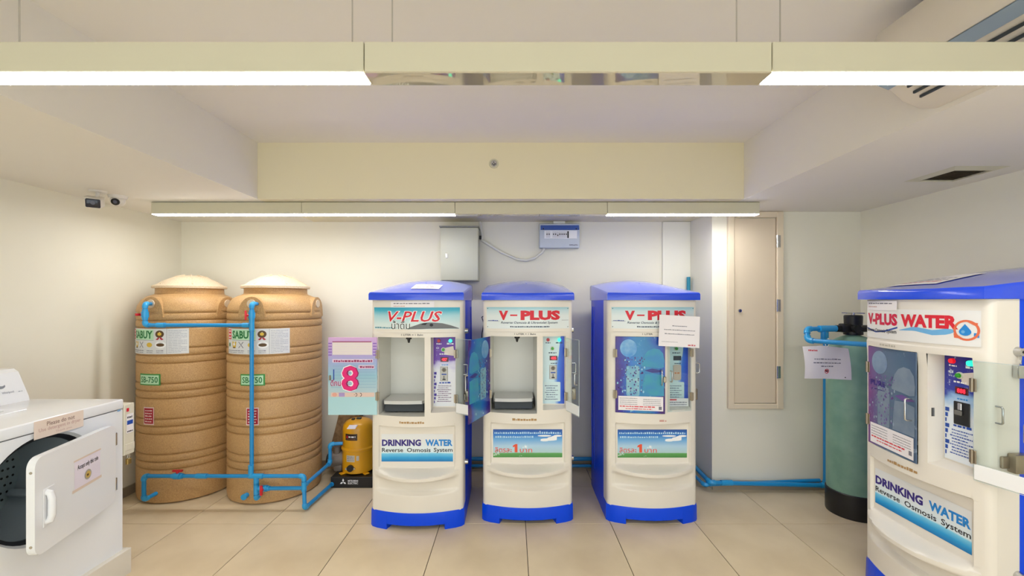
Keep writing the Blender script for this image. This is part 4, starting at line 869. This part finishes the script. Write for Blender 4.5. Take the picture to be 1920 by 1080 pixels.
cb = MB(); cb.tube([(-.275, 3.2, 1.47), (-.30, 3.17, 1.43), (-.265, 3.15, 1.38), (-.30, 3.16, 1.33), (-.27, 3.2, 1.2), (-.28, 3.4, .7), (-.25, 3.35, .5)], .004, BLACK, 8)
cb = MB(); cb.tube([(-.20, 3.62, 1.47), (-.255, 3.60, 1.43), (-.235, 3.56, 1.38), (-.25, 3.56, 1.30), (-.27, 3.6, 1.0), (-.255, 3.62, .75), (-.215, 3.62, .72)], .004, BLACK, 8)
tag(cb.build('power_cable'), 'thin black cable looping down the side of the middle machine', 'cable')

# ------------------------------------------------------------------ tumble dryer
t = thing('dryer_plinth', 'low white tiled plinth under the dryer', 'plinth', (0, 0, 0))
PT = mat('white_plinth_tile', (226, 220, 208), .35, noise=.03, nscale=4)
MB().box(XL + .013, -2.222, 1.62, 2.455, 0, .132, GROUT).build('core', t, 0)
for a, b in ((1.60, 1.885), (1.888, 2.185), (2.188, 2.466)): MB().box(-2.222, -2.20, a, b, 0, .142, PT, .0015, 1).build('tile', t)
for a, b in ((XL + .013, -2.65), (-2.647, -2.222)): MB().box(a, b, 2.455, 2.466, 0, .142, PT, .001, 1).build('tile', t)
MB().box(XL + .013, -2.222, 1.60, 2.455, .132, .142, PT).build('top_slab', t, 0)
DX, DY0, DY1, DZ0, DZ1 = -2.232, 1.71, 2.445, .142, 1.004
t = thing('tumble_dryer', 'white tumble dryer with its door ajar on the plinth', 'dryer', (0, 0, 0))
m = MB(); cy, cz, cr = 2.045, .672, .245
N = 48; ring = [(cy + cr * math.cos(2 * PI * i / N), cz + cr * math.sin(2 * PI * i / N)) for i in range(N)]
def edge_pt(i):
    a = 2 * PI * i / N; c_, s_ = math.cos(a), math.sin(a); L = 9
    for lim, v in ((DY1 - cy, c_), (cy - DY0, -c_), (.945 - cz, s_), (cz - DZ0, -s_)):
        if v > 1e-6: L = min(L, lim / v)
    return (cy + c_ * L, cz + s_ * L)
outer = [edge_pt(i) for i in range(N)]
mid = [(cy + (cr + .012) * math.cos(2 * PI * i / N), cz + (cr + .012) * math.sin(2 * PI * i / N)) for i in range(N)]
vs = [(DX, a, b) for a, b in outer] + [(DX, a, b) for a, b in mid] + [(DX - .02, a, b) for a, b in ring]
m.add(vs, [[k * N + i, k * N + (i + 1) % N, (k + 1) * N + (i + 1) % N, (k + 1) * N + i] for k in range(2) for i in range(N)], ENAMEL)
for y, z in ((DY1, .945), (DY1, DZ0), (DY0, .945), (DY0, DZ0)):
    best = sorted(range(N), key=lambda i: (outer[i][0] - y) ** 2 + (outer[i][1] - z) ** 2)
    cand = [i for i in best[:3]]; i0 = min(range(N), key=lambda i: abs(math.atan2(z - cz, y - cy) % (2 * PI) - (2 * PI * (i + .5) / N)))
    a, b = outer[i0], outer[(i0 + 1) % N]; m.add([(DX, a[0], a[1]), (DX, y, z), (DX, b[0], b[1])], [[0, 1, 2]], ENAMEL)
xb = -2.95
m.add([(DX, DY1, DZ0), (DX, DY1, .945), (xb, DY1, .945), (xb, DY1, DZ0), (DX, DY0, DZ0), (DX, DY0, .945), (xb, DY0, .945), (xb, DY0, DZ0)], [[0, 3, 2, 1], [4, 5, 6, 7], [3, 7, 6, 2], [0, 4, 7, 3], [1, 2, 6, 5]], ENAMEL)
m.build('cabinet', t, 30)
MB().box(xb, DX + .006, DY0 - .003, DY1 + .003, .949, DZ1, ENAMEL, .008, 3).build('top_panel', t)
tp = lambda u, v, o=0.: (v, u, DZ1 + .0008 + o)
m = MB(); m.box(-2.66, -2.50, 1.9, 2.2, DZ1 - .001, DZ1 + .004, ENAMEL, .002, 1); m.box(-2.60, -2.56, 1.95, 2.15, DZ1 + .003, DZ1 + .006, mat('lint_slot', (190, 192, 196), .4), .001, 1); m.build('lint_cover', t)
DRM = mat('drum_steel', (176, 188, 196), .35, metal=.1); DRB = mat('drum_back', (160, 176, 180), .5); RUB = mat('rubber_seal', (24, 26, 34), .5)
m = MB(); vs = []; prof = [(DX - .02, cr), (DX - .045, cr - .012), (DX - .06, cr + .0), (DX - .06, .285), (DX - .44, .285)]
def ringx(prof, mt, mm, c=(cy, cz)):
    vs = [(x, c[0] + r * math.cos(2 * PI * i / N), c[1] + r * math.sin(2 * PI * i / N)) for x, r in prof for i in range(N)]
    mm.add(vs, [[k * N + i, k * N + (i + 1) % N, (k + 1) * N + (i + 1) % N, (k + 1) * N + i] for k in range(len(prof) - 1) for i in range(N)], mt)
ringx([(DX - .018, cr + .001), (DX - .03, cr - .016), (DX - .05, cr - .016), (DX - .06, cr + .0), (DX - .061, .29)], RUB, m); m.build('door_seal', t, 50)
m = MB(); ringx([(DX - .061, .258), (DX - .061, .28), (DX - .45, .28)], DRM, m); m.add([(DX - .45, cy + .28 * math.cos(2 * PI * i / N), cz + .28 * math.sin(2 * PI * i / N)) for i in range(N)], [list(range(N))], DRB)
dm = m.build('drum', t, 50)
m = MB()
for rr, cnt in ((.05, 8), (.08, 12), (.11, 18), (.2, 30), (.225, 34), (.25, 38)):
    for i in range(cnt):
        a = 2 * PI * i / cnt; m.disc(lambda u, v, o: (DX - .449, u, v), cy + rr * math.cos(a), cz + rr * math.sin(a), .0065, .0065, BLACK, 0, 8)
m.build('drum_holes', dm, 0)['kind'] = 'stuff'
for a in (-60, 60, 180):
    MB().box(DX - .42, DX - .08, -.02, .02, -.28, -.22, DRM, .012, 2, Matrix.Translation((0, cy, cz)) @ Matrix.Rotation(R(a), 4, 'X')).build('drum_baffle', dm)
# console
m = MB(); m.prism([(-2.97, DZ1 - .002), (-2.735, DZ1 - .002), (-2.742, 1.03), (-2.80, 1.165), (-2.825, 1.182), (-2.97, 1.186)], lambda a, b, q: (a, q, b), DY0 + .01, DY1 - .025, ENAMEL); co = m.build('console', t, 25)
cdir = Vector((-2.80 + 2.742, 0, 1.165 - 1.03)).normalized(); nrm = Vector((cdir.z, 0, -cdir.x))
cm_ = lambda u, v, o=0.: Vector((-2.742, 0, 1.03)) + cdir * v + Vector((0, u, 0)) + nrm * (.0015 + o)
m = MB(); GI = mat('console_grey_ink', (150, 154, 166), .5)
m.text(cm_, 'Whirlpool', 2.305, .028, .055, .016, GI, bold=.01); m.scrib(cm_, 2.38, 2.40, .03, .004, GI, 2)
for k, (rr, o0) in enumerate(((.026, 0), (.02, .006))):
    m.add([cm_(2.31 + rr * math.cos(a) + o0, .085 + rr * math.sin(a) * .9, 0) for a in frange(R(150), R(330), 10)] + [cm_(2.31 + (rr - .006) * math.cos(a) + o0 + .003, .085 + (rr - .007) * math.sin(a) * .9 + .004, 0) for a in frange(R(330), R(150), 10)], [list(range(22))], GI)
m.build('console_print', co, 0)
m = MB(); m.lathe([(.034, 0), (.034, .012), (.028, .03), (0, .032)], mat('dial_grey', (206, 208, 214), .3), n=24); mm = Matrix.Translation(cm_(2.02, .07)) @ nrm.to_track_quat('Z', 'Y').to_matrix().to_4x4(); m.v = [tuple(mm @ Vector(p)) for p in m.v]; m.build('dial', co)
# tape sign across the top edge
fx = lambda u, v, o=0.: (DX + .0075 + o, u, v)
TAPE = mat('peach_tape', (232, 214, 200), .5); s = MB().rect(fx, 1.985, 2.215, .915, 1.0, TAPE).build('tape_sign', t, 0); m = MB()
m.text(fx, 'Please do not', 2.04, .967, .13, .02, mat('brown_grey_ink', (146, 120, 110), .6), .0006, bold=.01); m.text(fx, 'Use detergent in dryer', 2.005, .940, .195, .022, mat('faded_rose_ink', (202, 168, 160), .6), .0006, bold=.01); m.text(fx, 'Thank you', 2.08, .922, .075, .012, mat('faded_rose_ink', (202, 168, 160), .6), .0006); m.build('lettering', s, 0)
m = MB(); m.scrib(fx, 2.405, 2.425, .94, .01, mat('pale_blue_ink', (130, 170, 210), .5), 2); m.build('energy_mark', t, 0)
# door, hinged at its far edge, standing ajar
dw, dh = .548, .43
dd = MB(); dd.prism(rrect(-dw, 0, 0, dh, .045, 6), lambda a, b, q: (q, a, b), -.014, .016, ENAMEL)
door = dd.build('door', t, 30, (DX + .017, 2.365, .452), (0, 0, R(15)))
df = lambda u, v, o=0.: (.0165 + o, u, v)
MB().tube([(.015, -.485, .13), (.03, -.485, .135), (.036, -.485, .16), (.036, -.485, .23), (.03, -.485, .255), (.015, -.485, .26)], .014, ENAMEL, 12).box(.0155, .019, -.505, -.44, .11, .28, ENAMEL, .0015, 1).build('handle', door)
n_ = MB().rect(df, -.315, -.13, .19, .335, mat('lilac_note', (230, 222, 236), .6)).build('taped_note', door, 0); m = MB(); TP = mat('old_tape', (222, 204, 188), .5)
m.rect(df, -.32, -.125, .330, .338, TP, .0005); m.rect(df, -.33, -.12, .183, .197, TP, .0005); m.text(df, 'Accept only this coin', -.295, .278, .148, .03, INKB, .0008, bold=.01)
m.disc(df, -.222, .238, .025, .025, mat('coin_silver', (170, 166, 156), .4), .0008); m.disc(df, -.222, .238, .017, .017, mat('coin_gold', (206, 176, 90), .4), .0012); m.scrib(df, -.232, -.212, .232, .012, BRN, 3, .0016); m.build('note_print', n_, 0)
for z in (.095, .345): MB().box(-.016, .018, -.003, .010, z - .035, z + .035, METAL, .002, 1).build('hinge', door)
for z in (.05, .37): MB().cyl((.002, -dw - .0005, z), (.002, -dw + .004, z), .006, METAL, n=10).build('screw', door)
# coin box beside the dryer
t = thing('coin_box', 'cream coin box with stickers and hanging padlock beside the dryer', 'coin box', (0, 0, 0))
CRM = mat('cream_metal', (222, 216, 198), .4)
MB().box(-2.42, -2.225, 2.449, 2.515, .675, .968, CRM, .003, 1).build('body', t)
MB().box(-2.226, -2.220, 2.452, 2.512, .70, .74, CRM, .002, 1).build('cash_flap', t)
cx = lambda u, v, o=0.: (-2.2243 + o, u, v)
m = MB(); m.rect(cx, 2.462, 2.478, .925, .945, INKR, .0003); m.rect(cx, 2.462, 2.506, .80, .91, PAPER, .0003); m.rect(cx, 2.465, 2.503, .848, .872, INKBL, .0006); m.scrib(cx, 2.466, 2.502, .885, .012, INKB, 3, .0006, piece=.008); m.scrib(cx, 2.466, 2.502, .805, .008, INKB, 5, .0006, piece=.006); m.build('stickers', t, 0)
m = MB(); m.tube([(-2.23, 2.478, .672), (-2.232, 2.476, .655), (-2.236, 2.486, .645), (-2.236, 2.494, .655), (-2.234, 2.492, .672)], .003, METAL, 8); m.build('shackle', t)
MB().box(-2.243, -2.227, 2.472, 2.50, .615, .648, mat('brass', (176, 150, 90), .35, metal=.8), .003, 1).build('padlock', t)
